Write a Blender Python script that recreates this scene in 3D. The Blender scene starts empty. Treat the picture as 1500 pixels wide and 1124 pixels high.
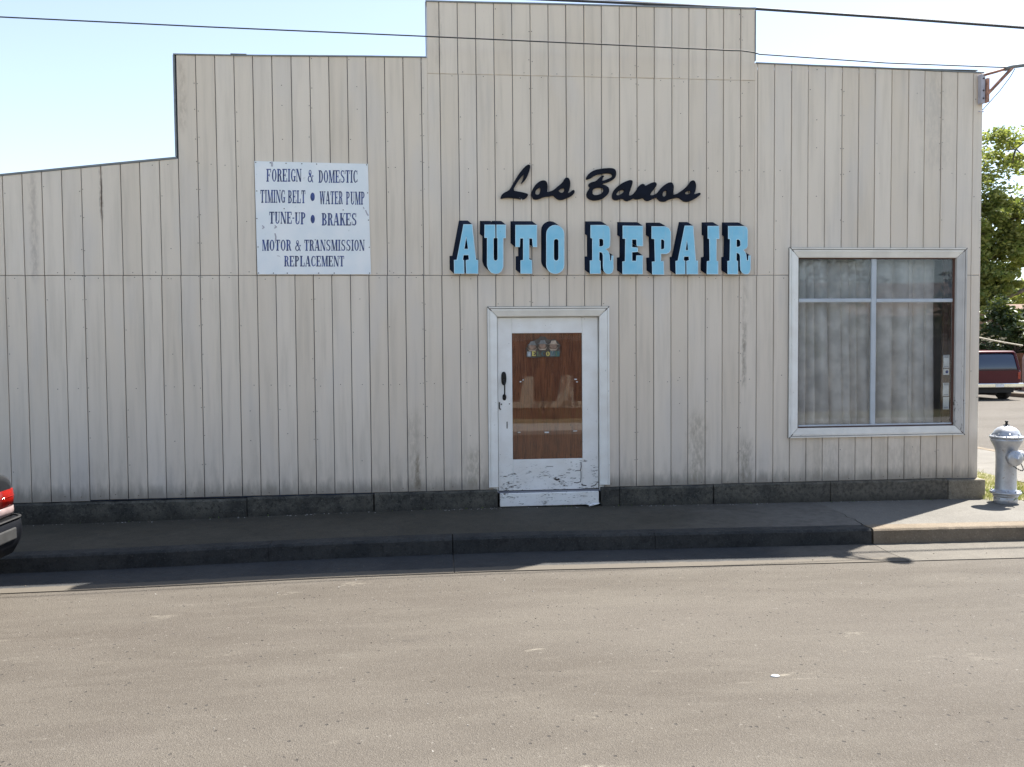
import bpy, bmesh, math, random
from mathutils import Vector, Matrix
from mathutils.geometry import tessellate_polygon

scene = bpy.context.scene
COL = scene.collection
R = math.radians
rnd = random.Random(11)

# ------------------------------------------------------------------ camera
CAM_P = (0.0, -9.287, 1.791)
YAW, PITCH, ROLL = R(5.1814), R(-2.3217), R(-0.4948)
fw = Vector((math.sin(YAW) * math.cos(PITCH), math.cos(YAW) * math.cos(PITCH), math.sin(PITCH)))
rt = Vector((math.cos(YAW), -math.sin(YAW), 0.0))
up = rt.cross(fw)
rt2 = rt * math.cos(ROLL) + up * math.sin(ROLL)
up2 = up * math.cos(ROLL) - rt * math.sin(ROLL)
cam_d = bpy.data.cameras.new('camera')
cam = bpy.data.objects.new('camera', cam_d)
COL.objects.link(cam)
m = Matrix.Identity(4)
for i in range(3):
    m[i][0], m[i][1], m[i][2], m[i][3] = rt2[i], up2[i], -fw[i], CAM_P[i]
cam.matrix_world = m
cam_d.sensor_width = 36.0
cam_d.lens = 1200.0 / 1500.0 * 36.0
cam_d.clip_end = 3000.0
cam_d.clip_start = 0.05
scene.camera = cam

# ------------------------------------------------------------------ light
SUN_AZ, SUN_EL = R(55.5), R(57.7)          # azimuth from +Y towards +X
sun_dir = Vector((math.sin(SUN_AZ) * math.cos(SUN_EL), math.cos(SUN_AZ) * math.cos(SUN_EL), math.sin(SUN_EL)))
world = bpy.data.worlds.new('World')
scene.world = world
world.use_nodes = True
wnt = world.node_tree
wnt.nodes.clear()
sky = wnt.nodes.new('ShaderNodeTexSky')
sky.sky_type = 'NISHITA'
sky.sun_disc = False
sky.sun_elevation = SUN_EL
sky.sun_rotation = SUN_AZ
sky.air_density = 1.0
sky.dust_density = 0.4
sky.ozone_density = 1.0
bg = wnt.nodes.new('ShaderNodeBackground')
bg.inputs['Strength'].default_value = 0.09
wo = wnt.nodes.new('ShaderNodeOutputWorld')
hs_ = wnt.nodes.new('ShaderNodeHueSaturation')
hs_.inputs['Saturation'].default_value = 0.76
wnt.links.new(sky.outputs[0], hs_.inputs['Color'])
wnt.links.new(hs_.outputs[0], bg.inputs[0])
wnt.links.new(bg.outputs[0], wo.inputs[0])
sd = bpy.data.lights.new('sun', 'SUN')
sd.energy = 4.9
sd.angle = R(0.53)
sd.color = (1.0, 0.95, 0.87)
sun = bpy.data.objects.new('sun', sd)
COL.objects.link(sun)
sun.rotation_euler = sun_dir.to_track_quat('Z', 'Y').to_euler()
sun.location = (10, 10, 30)
scene.view_settings.view_transform = 'Standard'
scene.view_settings.look = 'None'
scene.view_settings.gamma = 1.0
scene.view_settings.exposure = 1.6
scene.view_settings.use_curve_mapping = False


# ------------------------------------------------------------------ helpers: objects
def tag(o, label=None, cat=None, group=None, kind=None):
    if label: o['label'] = label
    if cat: o['category'] = cat
    if group: o['group'] = group
    if kind: o['kind'] = kind
    return o


def empty(name, loc=(0, 0, 0), rz=0.0, label=None, cat=None, group=None):
    o = bpy.data.objects.new(name, None)
    COL.objects.link(o)
    o.location = loc
    o.rotation_euler = (0, 0, rz)
    o.empty_display_size = 0.2
    return tag(o, label, cat, group)


class MB:
    """collects verts / faces of ONE mesh object"""
    def __init__(s):
        s.v = []; s.f = []; s.sm = []

    def face(s, pts, smooth=False):
        b = len(s.v); s.v += [tuple(p) for p in pts]
        s.f.append(tuple(range(b, b + len(pts)))); s.sm.append(smooth)

    def box(s, x0, x1, y0, y1, z0, z1):
        b = len(s.v)
        s.v += [(x0, y0, z0), (x1, y0, z0), (x1, y1, z0), (x0, y1, z0), (x0, y0, z1), (x1, y0, z1), (x1, y1, z1), (x0, y1, z1)]
        for q in ((0, 3, 2, 1), (4, 5, 6, 7), (0, 1, 5, 4), (1, 2, 6, 5), (2, 3, 7, 6), (3, 0, 4, 7)):
            s.f.append(tuple(b + i for i in q)); s.sm.append(False)
        return s

    def hexa(s, p):           # 8 points, same order as box
        b = len(s.v); s.v += [tuple(q) for q in p]
        for q in ((0, 3, 2, 1), (4, 5, 6, 7), (0, 1, 5, 4), (1, 2, 6, 5), (2, 3, 7, 6), (3, 0, 4, 7)):
            s.f.append(tuple(b + i for i in q)); s.sm.append(False)
        return s

    def rings(s, rings, cap0=True, cap1=True, smooth=True):
        b = len(s.v); n = len(rings[0])
        for r in rings: s.v += [tuple(p) for p in r]
        for k in range(len(rings) - 1):
            for i in range(n):
                j = (i + 1) % n
                s.f.append((b + k * n + i, b + k * n + j, b + (k + 1) * n + j, b + (k + 1) * n + i)); s.sm.append(smooth)
        if cap0: s.f.append(tuple(b + i for i in range(n))[::-1]); s.sm.append(False)
        if cap1: s.f.append(tuple(b + (len(rings) - 1) * n + i for i in range(n))); s.sm.append(False)
        return s

    def tube(s, pts, rad, seg=8, smooth=True):
        pts = [Vector(p) for p in pts]
        if not hasattr(rad, '__len__'): rad = [rad] * len(pts)
        rs = []
        prev = None
        for i, p in enumerate(pts):
            t = (pts[min(i + 1, len(pts) - 1)] - pts[max(i - 1, 0)])
            if t.length < 1e-9: t = Vector((0, 0, 1))
            t.normalize()
            if prev is None:
                a = Vector((0, 0, 1)) if abs(t.z) < 0.9 else Vector((1, 0, 0))
            else:
                a = prev
            u = (a - t * a.dot(t))
            if u.length < 1e-6: u = Vector((1, 0, 0))
            u.normalize(); w = t.cross(u); prev = u
            rs.append([p + (u * math.cos(2 * math.pi * k / seg) + w * math.sin(2 * math.pi * k / seg)) * rad[i] for k in range(seg)])
        return s.rings(rs, smooth=smooth)

    def lathe(s, prof, c=(0, 0, 0), seg=24, axis='z'):
        rs = []
        for r, h in prof:
            ring = []
            for k in range(seg):
                a = 2 * math.pi * k / seg
                x, y = r * math.cos(a), r * math.sin(a)
                if axis == 'z': ring.append((c[0] + x, c[1] + y, c[2] + h))
                elif axis == 'x': ring.append((c[0] + h, c[1] + x, c[2] + y))
                else: ring.append((c[0] + y, c[1] + h, c[2] + x))
            rs.append(ring)
        return s.rings(rs)

    def prism(s, outer, holes, front, back, depth_axis='y', smooth=False):
        """outer/holes: (x,z) lists; front/back: functions (x,z)->(x,y,z)"""
        loops = [outer] + list(holes)
        tri = tessellate_polygon([[Vector((x, z, 0)) for x, z in l] for l in loops])
        flat = [q for l in loops for q in l]
        b = len(s.v)
        s.v += [front(x, z) for x, z in flat]
        n = len(flat)
        s.v += [back(x, z) for x, z in flat]
        for t in tri:
            s.f.append((b + t[0], b + t[1], b + t[2])); s.sm.append(False)
            s.f.append((b + n + t[2], b + n + t[1], b + n + t[0])); s.sm.append(False)
        o = 0
        for l in loops:
            for i in range(len(l)):
                j = (i + 1) % len(l)
                s.f.append((b + o + i, b + o + j, b + n + o + j, b + n + o + i)); s.sm.append(smooth)
            o += len(l)
        return s

    def mesh(s, name, recalc=True):
        me = bpy.data.meshes.new(name)
        me.from_pydata(s.v, [], s.f)
        me.polygons.foreach_set('use_smooth', s.sm)
        me.update()
        if recalc:
            bm = bmesh.new(); bm.from_mesh(me)
            bmesh.ops.recalc_face_normals(bm, faces=bm.faces)
            bm.to_mesh(me); bm.free()
        return me


def obj(name, mb, mat, parent=None, bevel=0.0, recalc=True, loc=None, seg=1):
    me = mb.mesh(name, recalc) if isinstance(mb, MB) else mb
    if mat and not me.materials: me.materials.append(mat)
    o = bpy.data.objects.new(name, me)
    COL.objects.link(o)
    if parent: o.parent = parent
    if loc: o.location = loc
    if bevel:
        md = o.modifiers.new('bevel', 'BEVEL'); md.width = bevel; md.segments = seg; md.limit_method = 'ANGLE'
        md.angle_limit = R(40)
    return o


def dup(o, loc=None, parent=None):
    c = o.copy(); COL.objects.link(c)
    if parent: c.parent = parent
    if loc: c.location = loc
    for ch in list(o.children):
        dup(ch, None, c)
    return c


# ------------------------------------------------------------------ helpers: materials
class NT:
    def __init__(s, name):
        s.m = bpy.data.materials.new(name); s.m.use_nodes = True
        s.t = s.m.node_tree; s.t.nodes.clear()
        s.out = s.n('ShaderNodeOutputMaterial')
        s._pos = None

    def n(s, typ, ins=None, **props):
        nd = s.t.nodes.new(typ)
        for k, v in props.items(): setattr(nd, k, v)
        for k, v in (ins or {}).items():
            sock = nd.inputs[k]
            if isinstance(v, bpy.types.NodeSocket): s.t.links.new(v, sock)
            else: sock.default_value = v
        return nd

    def math(s, op, a, b=0.0, c=0.0, clamp=False):
        nd = s.n('ShaderNodeMath', {0: a, 1: b, 2: c}, operation=op); nd.use_clamp = clamp
        return nd.outputs[0]

    def mix(s, f, a, b, mode='MIX'):
        nd = s.n('ShaderNodeMix', data_type='RGBA', blend_type=mode)
        for i, v in ((0, f), (6, a), (7, b)):
            if isinstance(v, bpy.types.NodeSocket): s.t.links.new(v, nd.inputs[i])
            else: nd.inputs[i].default_value = v if i == 0 or len(v) == 4 else tuple(v) + (1,)
        return nd.outputs[2]

    def smooth(s, v, a, b):        # 0 at a, 1 at b
        nd = s.n('ShaderNodeMapRange', {0: v, 1: a, 2: b}, interpolation_type='SMOOTHSTEP')
        return nd.outputs[0]

    @property
    def pos(s):
        if s._pos is None: s._pos = s.n('ShaderNodeNewGeometry').outputs['Position']
        return s._pos

    def xyz(s, v=None):
        nd = s.n('ShaderNodeSeparateXYZ', {0: v or s.pos}); return nd.outputs

    def noise(s, scale, detail=3.0, rough=0.5, stretch=(1, 1, 1), dist=0.0, off=(0, 0, 0), vec=None):
        mp = s.n('ShaderNodeMapping', {'Vector': vec or s.pos, 'Scale': stretch, 'Location': off})
        nd = s.n('ShaderNodeTexNoise', {'Vector': mp.outputs[0], 'Scale': scale, 'Detail': detail, 'Roughness': rough, 'Distortion': dist})
        return nd.outputs[0]

    def voro(s, scale, stretch=(1, 1, 1), feature='F1', out='Distance', rand=1.0):
        mp = s.n('ShaderNodeMapping', {'Vector': s.pos, 'Scale': stretch})
        nd = s.n('ShaderNodeTexVoronoi', {'Vector': mp.outputs[0], 'Scale': scale, 'Randomness': rand}, feature=feature)
        return nd.outputs[out]

    def random(s):
        return s.n('ShaderNodeObjectInfo').outputs['Random']

    def bump(s, h, strength=0.3, dist=0.01, normal=None):
        ins = {'Height': h, 'Strength': strength, 'Distance': dist}
        if normal: ins['Normal'] = normal
        return s.n('ShaderNodeBump', ins).outputs[0]

    def pbsdf(s, color, rough=0.6, metal=0.0, normal=None, spec=0.5, **kw):
        ins = {'Base Color': color if isinstance(color, bpy.types.NodeSocket) or len(color) == 4 else tuple(color) + (1,), 'Roughness': rough, 'Metallic': metal, 'Specular IOR Level': spec}
        if normal: ins['Normal'] = normal
        ins.update(kw)
        nd = s.n('ShaderNodeBsdfPrincipled', ins)
        s.t.links.new(nd.outputs[0], s.out.inputs[0])
        return s.m


def plain(name, col, rough=0.6, metal=0.0, var=0.12, scale=9.0, bump=0.1, spec=0.5, **kw):
    t = NT(name)
    n1 = t.noise(scale, 4)
    f = t.smooth(n1, 0.3, 0.7)
    c0 = tuple(max(0, c * (1 - var)) for c in col); c1 = tuple(c * (1 + var) for c in col)
    c = t.mix(f, c0, c1)
    nb = t.bump(t.noise(scale * 12, 3), bump, 0.003) if bump else None
    return t.pbsdf(c, rough, metal, nb, spec, **kw)


# --- painted vertical siding with rain streaks, rust stains, grime at the foot
def mat_siding():
    t = NT('siding_paint')
    x, y, z = t.xyz()
    rn = t.random()
    base = t.mix(rn, (0.695, 0.605, 0.495), (0.76, 0.675, 0.57))
    streak = t.smooth(t.noise(2.2, 4, 0.6, (5.0, 1, 0.35)), 0.42, 0.75)
    base = t.mix(t.math('MULTIPLY', streak, 0.42), base, (0.45, 0.40, 0.33))
    blot = t.smooth(t.noise(0.9, 3, 0.5), 0.35, 0.7)
    base = t.mix(t.math('MULTIPLY', blot, 0.22), base, (0.78, 0.70, 0.61))
    blue = t.smooth(t.noise(1.6, 2, 0.5, (1.6, 1, 0.5), off=(4, 3, 9)), 0.48, 0.72)
    base = t.mix(t.math('MULTIPLY', blue, 0.4), base, (0.62, 0.58, 0.54))
    # grime rising from the foundation
    gn = t.noise(3.0, 5, 0.65, (4, 1, 1.0))
    hgt = t.math('SUBTRACT', t.math('MULTIPLY', gn, 1.9), z)
    gm = t.math('MULTIPLY', t.smooth(hgt, 0.25, 0.95), 0.17)
    base = t.mix(gm, base, (0.14, 0.125, 0.095))
    fo = t.math('MULTIPLY', t.smooth(t.math('SUBTRACT', t.math('MULTIPLY', gn, 0.25), z), -0.27, -0.08), 0.6)
    base = t.mix(fo, base, (0.10, 0.095, 0.08))
    # individual stains: x, half width, z low, z high, strength, colour
    for (sx, sw, z0, z1, st, colr) in (
            (-4.30, 0.05, 2.6, 3.72, 0.35, (0.16, 0.13, 0.12)), (-3.595, 0.022, 3.25, 3.80, 0.95, (0.10, 0.055, 0.035)),
            (3.565, 0.03, 1.35, 2.05, 0.65, (0.13, 0.11, 0.08)), (3.57, 0.045, 1.9, 2.62, 0.30, (0.20, 0.16, 0.11)),
            (3.58, 0.10, 0.20, 0.75, 0.55, (0.14, 0.12, 0.08)), (-0.24, 0.035, 0.22, 0.62, 0.70, (0.12, 0.08, 0.03)),
            (-0.27, 0.09, 0.20, 1.1, 0.30, (0.17, 0.14, 0.09)), (3.0, 0.12, 0.2, 1.05, 0.45, (0.16, 0.13, 0.07)),
            (1.2, 0.2, 0.2, 0.8, 0.2, (0.16, 0.13, 0.07)), (0.40, 0.10, 0.2, 0.7, 0.45, (0.17, 0.14, 0.07)),
            (-3.45, 0.5, 2.60, 2.62, 0.30, (0.16, 0.12, 0.11)), (0.06, 0.05, 4.95, 5.6, 0.25, (0.22, 0.2, 0.17)),
            (5.9, 0.22, 3.9, 5.0, 0.22, (0.26, 0.25, 0.23)), (-2.72, 0.05, 4.2, 5.0, 0.35, (0.25, 0.19, 0.13)),
            (4.6, 0.3, 0.2, 0.72, 0.25, (0.17, 0.14, 0.09)), (5.5, 0.5, 0.2, 0.7, 0.25, (0.17, 0.14, 0.09))):
        dx = t.math('ABSOLUTE', t.math('SUBTRACT', x, sx))
        wob = t.math('MULTIPLY', t.noise(14, 3, 0.6, (1, 1, 0.6)), sw * 1.6)
        a = t.smooth(t.math('SUBTRACT', dx, wob), sw * 0.5, -sw * 0.6)
        b = t.math('MULTIPLY', t.smooth(z, z0 - 0.08, z0 + 0.1), t.smooth(z, z1 + 0.1, z1 - 0.15))
        spl = t.smooth(t.noise(26, 4, 0.7, (1, 1, 0.35)), 0.3, 0.65)
        f = t.math('MULTIPLY', t.math('MULTIPLY', t.math('MULTIPLY', a, b), spl), st, clamp=True)
        base = t.mix(f, base, colr)
    # tan rain wash below the coping
    fl = t.noise(9, 4, 0.6, (1.5, 1, 0.2))
    spot = t.smooth(t.noise(120, 2, 0.5), 0.70, 0.76)
    base = t.mix(t.math('MULTIPLY', spot, 0.35), base, (0.2, 0.18, 0.16))
    grain = t.noise(60, 4, 0.6, (3.5, 1, 0.12))
    base = t.mix(t.math('MULTIPLY', grain, 0.18), base, (0.58, 0.50, 0.41))
    h = t.math('ADD', t.math('MULTIPLY', grain, 0.6), t.math('MULTIPLY', fl, 0.4))
    nb = t.bump(h, 0.35, 0.004)
    return t.pbsdf(base, 0.62, 0, nb, 0.35)


def mat_white_wood(name, peel=1.0, zlow=0.17, horiz=True, tint=(0.83, 0.815, 0.775)):
    t = NT(name)
    x, y, z = t.xyz()
    st = (1.0, 1, 4.5) if horiz else (4.5, 1, 1.0)
    n1 = t.noise(7.0, 5, 0.65, st, 0.4)
    n2 = t.noise(30.0, 4, 0.6, st)
    big = t.noise(2.3, 3)
    low = t.smooth(z, zlow + 0.9, zlow - 0.1)
    v = t.math('ADD', t.math('MULTIPLY', n1, 0.5), t.math('MULTIPLY', n2, 0.5))
    v = t.math('ADD', v, t.math('MULTIPLY', low, 0.085 * peel))
    v = t.math('ADD', v, t.math('MULTIPLY', t.math('SUBTRACT', big, 0.5), 0.12))
    mask = t.smooth(v, 0.672, 0.684)
    halo = t.smooth(v, 0.61, 0.68)
    base = t.mix(t.smooth(t.noise(5, 4), 0.3, 0.7), tuple(min(0.86, c * 1.08) for c in tint), tuple(c * 0.95 for c in tint))
    base = t.mix(t.math('MULTIPLY', halo, 0.35), base, (0.45, 0.45, 0.43))
    wood = t.mix(t.noise(40, 3, 0.5, st), (0.07, 0.06, 0.05), (0.20, 0.18, 0.155))
    col = t.mix(mask, base, wood)
    nicks = t.smooth(t.voro(19.0, (1, 1, 1)), 0.085, 0.06)
    nn = t.math('MULTIPLY', nicks, t.smooth(t.noise(6, 2, off=(3, 1, 2)), 0.5, 0.6))
    col = t.mix(t.math('MULTIPLY', nn, 0.75), col, (0.10, 0.11, 0.12))
    nb = t.bump(t.math('SUBTRACT', 1.0, t.math('ADD', mask, t.math('MULTIPLY', n2, 0.3))), 0.5, 0.003)
    return t.pbsdf(col, 0.55, 0, nb, 0.4)


def mat_concrete(name, c0, c1, stain=(0.03, 0.03, 0.028), amount=0.5, scale=1.0, rough=0.85, grad=None, gy=None, spall=False):
    t = NT(name)
    n1 = t.noise(1.4 * scale, 5, 0.6)
    n2 = t.noise(9 * scale, 5, 0.7)
    n3 = t.noise(70, 3, 0.6)
    c = t.mix(t.smooth(n1, 0.3, 0.7), c0, c1)
    c = t.mix(t.math('MULTIPLY', t.smooth(n2, 0.45, 0.7), amount), c, stain)
    c = t.mix(t.math('MULTIPLY', t.smooth(n3, 0.58, 0.7), 0.45), c, tuple(min(1, q * 1.9) for q in c1))
    c = t.mix(t.math('MULTIPLY', t.smooth(n3, 0.42, 0.30), 0.5), c, tuple(q * 0.35 for q in c0))
    X_, Y_, Z_ = t.xyz()
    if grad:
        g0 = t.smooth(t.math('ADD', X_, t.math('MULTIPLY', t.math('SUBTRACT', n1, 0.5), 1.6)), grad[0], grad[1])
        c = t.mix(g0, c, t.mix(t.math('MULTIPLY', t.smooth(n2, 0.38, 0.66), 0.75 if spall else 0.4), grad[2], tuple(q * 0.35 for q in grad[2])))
    if spall:
        c = t.mix(t.math('MULTIPLY', t.smooth(t.noise(13, 5, 0.75, (0.7, 1, 1.2), 0.6, (5, 5, 5)), 0.60, 0.70), 0.65), c, (0.17, 0.16, 0.135))
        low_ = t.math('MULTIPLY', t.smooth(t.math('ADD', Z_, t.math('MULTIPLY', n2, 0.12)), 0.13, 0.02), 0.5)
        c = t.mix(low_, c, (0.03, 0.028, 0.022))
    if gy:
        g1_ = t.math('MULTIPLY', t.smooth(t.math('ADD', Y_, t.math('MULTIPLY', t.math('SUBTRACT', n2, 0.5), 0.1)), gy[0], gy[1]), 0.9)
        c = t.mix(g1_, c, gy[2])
    h = t.math('ADD', t.math('MULTIPLY', n2, 0.8), t.math('MULTIPLY', n3, 0.35))
    return t.pbsdf(c, rough, 0, t.bump(h, 0.55, 0.012), 0.3)


def mat_asphalt():
    t = NT('worn_asphalt')
    x, y, z = t.xyz()
    big = t.noise(0.35, 4, 0.55, (0.6, 1.6, 1), 0.3)
    mid = t.noise(1.6, 5, 0.65, (0.6, 2.4, 1), 0.4)
    sc = t.smooth(t.noise(2.6, 5, 0.7, (0.45, 3.0, 1), 0.6, (7, 3, 0)), 0.62, 0.78)
    c = t.mix(t.smooth(big, 0.3, 0.7), (0.073, 0.062, 0.050), (0.098, 0.086, 0.072))
    c = t.mix(t.math('MULTIPLY', t.smooth(mid, 0.38, 0.72), 0.55), c, (0.112, 0.099, 0.082))
    c = t.mix(t.math('MULTIPLY', sc, 0.62), c, (0.19, 0.17, 0.14))
    dk = t.smooth(t.noise(1.9, 5, 0.7, (0.5, 3.2, 1), 0.5, (1, 9, 4)), 0.66, 0.78)
    c = t.mix(t.math('MULTIPLY', dk, 0.5), c, (0.058, 0.052, 0.046))
    # aggregate
    ag = t.n('ShaderNodeTexVoronoi', {'Vector': t.pos, 'Scale': 150.0}, feature='F1')
    agc = t.n('ShaderNodeSeparateColor', {0: ag.outputs['Color']}).outputs[0]
    c = t.mix(t.math('MULTIPLY', t.smooth(agc, 0.80, 0.95), 0.24), c, (0.18, 0.165, 0.145))
    c = t.mix(t.math('MULTIPLY', t.smooth(agc, 0.24, 0.05), 0.4), c, (0.05, 0.045, 0.04))
    ag2 = t.n('ShaderNodeTexVoronoi', {'Vector': t.pos, 'Scale': 30.0}, feature='F1')
    a2c = t.n('ShaderNodeSeparateColor', {0: ag2.outputs['Color']}).outputs[1]
    spot = t.math('MULTIPLY', t.smooth(a2c, 0.955, 0.985), t.smooth(ag2.outputs['Distance'], 0.28, 0.16))
    c = t.mix(t.math('MULTIPLY', spot, 0.25), c, (0.32, 0.30, 0.27))
    pit = t.math('MULTIPLY', t.smooth(a2c, 0.06, 0.03), t.smooth(ag2.outputs['Distance'], 0.36, 0.2))
    c = t.mix(t.math('MULTIPLY', pit, 0.8), c, (0.035, 0.032, 0.03))
    wv = t.n('ShaderNodeMapping', {'Vector': t.pos, 'Scale': (1.0, 2.6, 1.0)})
    wn = t.n('ShaderNodeTexNoise', {'Vector': wv.outputs[0], 'Scale': 5.0, 'Detail': 5.0, 'Roughness': 0.7})
    wa = t.n('ShaderNodeVectorMath', {0: wv.outputs[0], 1: wn.outputs['Color']}, operation='ADD')
    v2 = t.n('ShaderNodeTexVoronoi', {'Vector': wa.outputs[0], 'Scale': 1.5}, feature='F1')
    v2c = t.n('ShaderNodeSeparateColor', {0: v2.outputs['Color']})
    sm = t.math('MULTIPLY', t.smooth(v2.outputs['Distance'], 0.22, 0.04), t.smooth(v2c.outputs[0], 0.5, 0.85))
    c = t.mix(t.math('MULTIPLY', t.math('MULTIPLY', sm, t.smooth(wn.outputs[0], 0.38, 0.6)), 0.5), c, (0.27, 0.245, 0.20))
    ds = t.math('MULTIPLY', t.smooth(v2.outputs['Distance'], 0.20, 0.05), t.smooth(v2c.outputs[1], 0.86, 0.95))
    c = t.mix(t.math('MULTIPLY', t.math('MULTIPLY', ds, t.smooth(wn.outputs[0], 0.42, 0.56)), 0.6), c, (0.045, 0.04, 0.036))
    # hairline cracks filled with pale dust
    cr = t.voro(0.55, (0.55, 1.5, 1), 'DISTANCE_TO_EDGE')
    crn = t.math('MULTIPLY', t.smooth(cr, 0.010, 0.003), t.smooth(t.noise(0.8, 2), 0.52, 0.62))
    c = t.mix(t.math('MULTIPLY', crn, 0.0), c, (0.30, 0.27, 0.23))
    h = t.math('ADD', t.math('MULTIPLY', t.noise(150, 3, 0.7), 0.4), t.math('MULTIPLY', ag.outputs['Distance'], 0.9))
    h = t.math('SUBTRACT', h, t.math('MULTIPLY', pit, 1.2))
    return t.pbsdf(c, 0.82, 0, t.bump(h, 0.6, 0.008), 0.3)


def mat_ground():
    t = NT('dry_soil')
    n1 = t.noise(0.5, 5); n2 = t.noise(6, 5, 0.7)
    c = t.mix(t.smooth(n1, 0.35, 0.65), (0.20, 0.165, 0.10), (0.12, 0.13, 0.06))
    c = t.mix(t.math('MULTIPLY', t.smooth(n2, 0.4, 0.7), 0.5), c, (0.30, 0.26, 0.17))
    return t.pbsdf(c, 0.95, 0, t.bump(n2, 0.6, 0.02), 0.2)


def mat_leaf(name, c0, c1, trans=0.35):
    t = NT(name)
    rn = t.n('ShaderNodeNewGeometry').outputs['Random Per Island']
    c = t.mix(rn, c0, c1)
    d = t.n('ShaderNodeBsdfPrincipled', {'Base Color': c, 'Roughness': 0.5, 'Specular IOR Level': 0.4})
    tr = t.n('ShaderNodeBsdfTranslucent', {'Color': t.mix(0.5, c, (0.25, 0.30, 0.03))})
    mx = t.n('ShaderNodeMixShader', {0: trans, 1: d.outputs[0], 2: tr.outputs[0]})
    t.t.links.new(mx.outputs[0], t.out.inputs[0])
    return t.m


def mat_glass(name, dust=0.10, dustc=(0.35, 0.38, 0.42), tint=(0.93, 0.95, 0.96), rough=0.015, hazy=0.0, ior=1.36):
    t = NT(name)
    lw = t.n('ShaderNodeFresnel', {'IOR': ior}).outputs[0]
    tr = t.n('ShaderNodeBsdfTransparent', {'Color': tint + (1,)})
    gl = t.n('ShaderNodeBsdfGlossy', {'Roughness': rough, 'Color': (1, 1, 1, 1), 'Normal': t.bump(t.noise(0.9, 2), 0.05, 0.02)})
    m1 = t.n('ShaderNodeMixShader', {0: lw, 1: tr.outputs[0], 2: gl.outputs[0]})
    df = t.n('ShaderNodeBsdfDiffuse', {'Color': dustc + (1,)})
    dn = t.smooth(t.noise(2.2, 5, 0.65, (1, 1, 0.7)), 0.3, 0.8)
    f = t.math('ADD', t.math('MULTIPLY', dn, dust), dust * 0.5 + hazy)
    sm = t.smooth(t.noise(16, 4, 0.7, (1.8, 1, 0.8), 1.5), 0.68, 0.74)
    f = t.math('ADD', f, t.math('MULTIPLY', sm, 0.12), clamp=True)
    m2 = t.n('ShaderNodeMixShader', {0: f, 1: m1.outputs[0], 2: df.outputs[0]})
    t.t.links.new(m2.outputs[0], t.out.inputs[0])
    return t.m


def mat_plywood():
    t = NT('stained_plywood')
    x, y, z = t.xyz()
    g1 = t.noise(3.2, 5, 0.6, (5, 1, 0.35), 0.5)
    g2 = t.noise(26, 4, 0.6, (4, 1, 0.25), 0.2)
    c = t.mix(t.smooth(g1, 0.3, 0.7), (0.28, 0.085, 0.032), (0.40, 0.135, 0.052))
    c = t.mix(t.math('MULTIPLY', t.smooth(g2, 0.42, 0.66), 0.65), c, (0.09, 0.028, 0.013))
    c = t.mix(t.math('MULTIPLY', t.smooth(t.noise(5, 4, 0.65, (1.8, 1, 0.3), 0.2, (9, 1, 2)), 0.55, 0.72), 0.3), c, (0.42, 0.17, 0.07))
    lo = t.smooth(t.math('ABSOLUTE', t.math('SUBTRACT', z, 1.05)), 0.40, 0.0)
    c = t.mix(t.math('MULTIPLY', lo, t.smooth(g1, 0.35, 0.7)), c, (0.29, 0.115, 0.035))
    kn = t.smooth(t.noise(7, 3, 0.6, (1.6, 1, 0.8), 0, (2, 0, 5)), 0.66, 0.74)
    c = t.mix(t.math('MULTIPLY', kn, 0.8), c, (0.03, 0.012, 0.008))
    return t.pbsdf(c, 0.5, 0, t.bump(g2, 0.2, 0.002), 0.4)


def mat_silver():
    t = NT('silver_hydrant_paint')
    n = t.noise(11, 5, 0.7); x, y, z = t.xyz()
    c = t.mix(t.smooth(n, 0.35, 0.7), (0.40, 0.41, 0.43), (0.52, 0.53, 0.55))
    c = t.mix(t.math('MULTIPLY', t.smooth(t.noise(22, 4, 0.7), 0.60, 0.70), 0.6), c, (0.20, 0.15, 0.12))
    return t.pbsdf(c, t.math('ADD', 0.30, t.math('MULTIPLY', n, 0.25)), 0.55, t.bump(t.noise(45, 3), 0.25, 0.004), 0.5)


M = {}
M['siding'] = mat_siding()
t = NT('groove_paint')
x_, y_, z_ = t.xyz()
gf = t.smooth(t.math('ADD', x_, t.math('MULTIPLY', t.math('SUBTRACT', t.noise(1.2, 3), 0.5), 2.5)), -1.2, 2.0)
M['backing'] = t.pbsdf(t.mix(gf, (0.045, 0.055, 0.085), (0.22, 0.225, 0.25)), 0.9)
M['white'] = mat_white_wood('white_peeling_paint', 1.0)
M['white_door'] = mat_white_wood('white_door_paint', 1.2, 0.17, True)
M['white_v'] = mat_white_wood('white_trim_vertical', 0.3, 0.2, False, (0.83, 0.81, 0.76))
M['white_h'] = mat_white_wood('white_trim_horizontal', 0.6, 0.4, True, (0.74, 0.71, 0.645))
M['white_worn'] = mat_white_wood('chalky_worn_trim', 0.9, 0.9, False, (0.52, 0.50, 0.47))
M['grey_wood'] = mat_white_wood('weathered_sash_paint', 0.6, 0.8, False, (0.46, 0.50, 0.54))
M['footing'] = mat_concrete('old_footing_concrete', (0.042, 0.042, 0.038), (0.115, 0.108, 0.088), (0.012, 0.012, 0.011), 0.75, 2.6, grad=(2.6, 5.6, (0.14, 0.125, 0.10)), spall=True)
M['pale_walk'] = mat_concrete('bounce_pale_concrete', (0.40, 0.38, 0.35), (0.46, 0.44, 0.40), (0.3, 0.28, 0.25), 0.2)  # unseen opposite walk kept pale to bounce light onto the shop front
M['footing_bounce'] = mat_concrete('bounce_lit_footing', (0.19, 0.165, 0.125), (0.25, 0.22, 0.17), (0.09, 0.075, 0.055), 0.5, 2.0)  # bounce light from the sunlit slab is put into this paler tone
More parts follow.
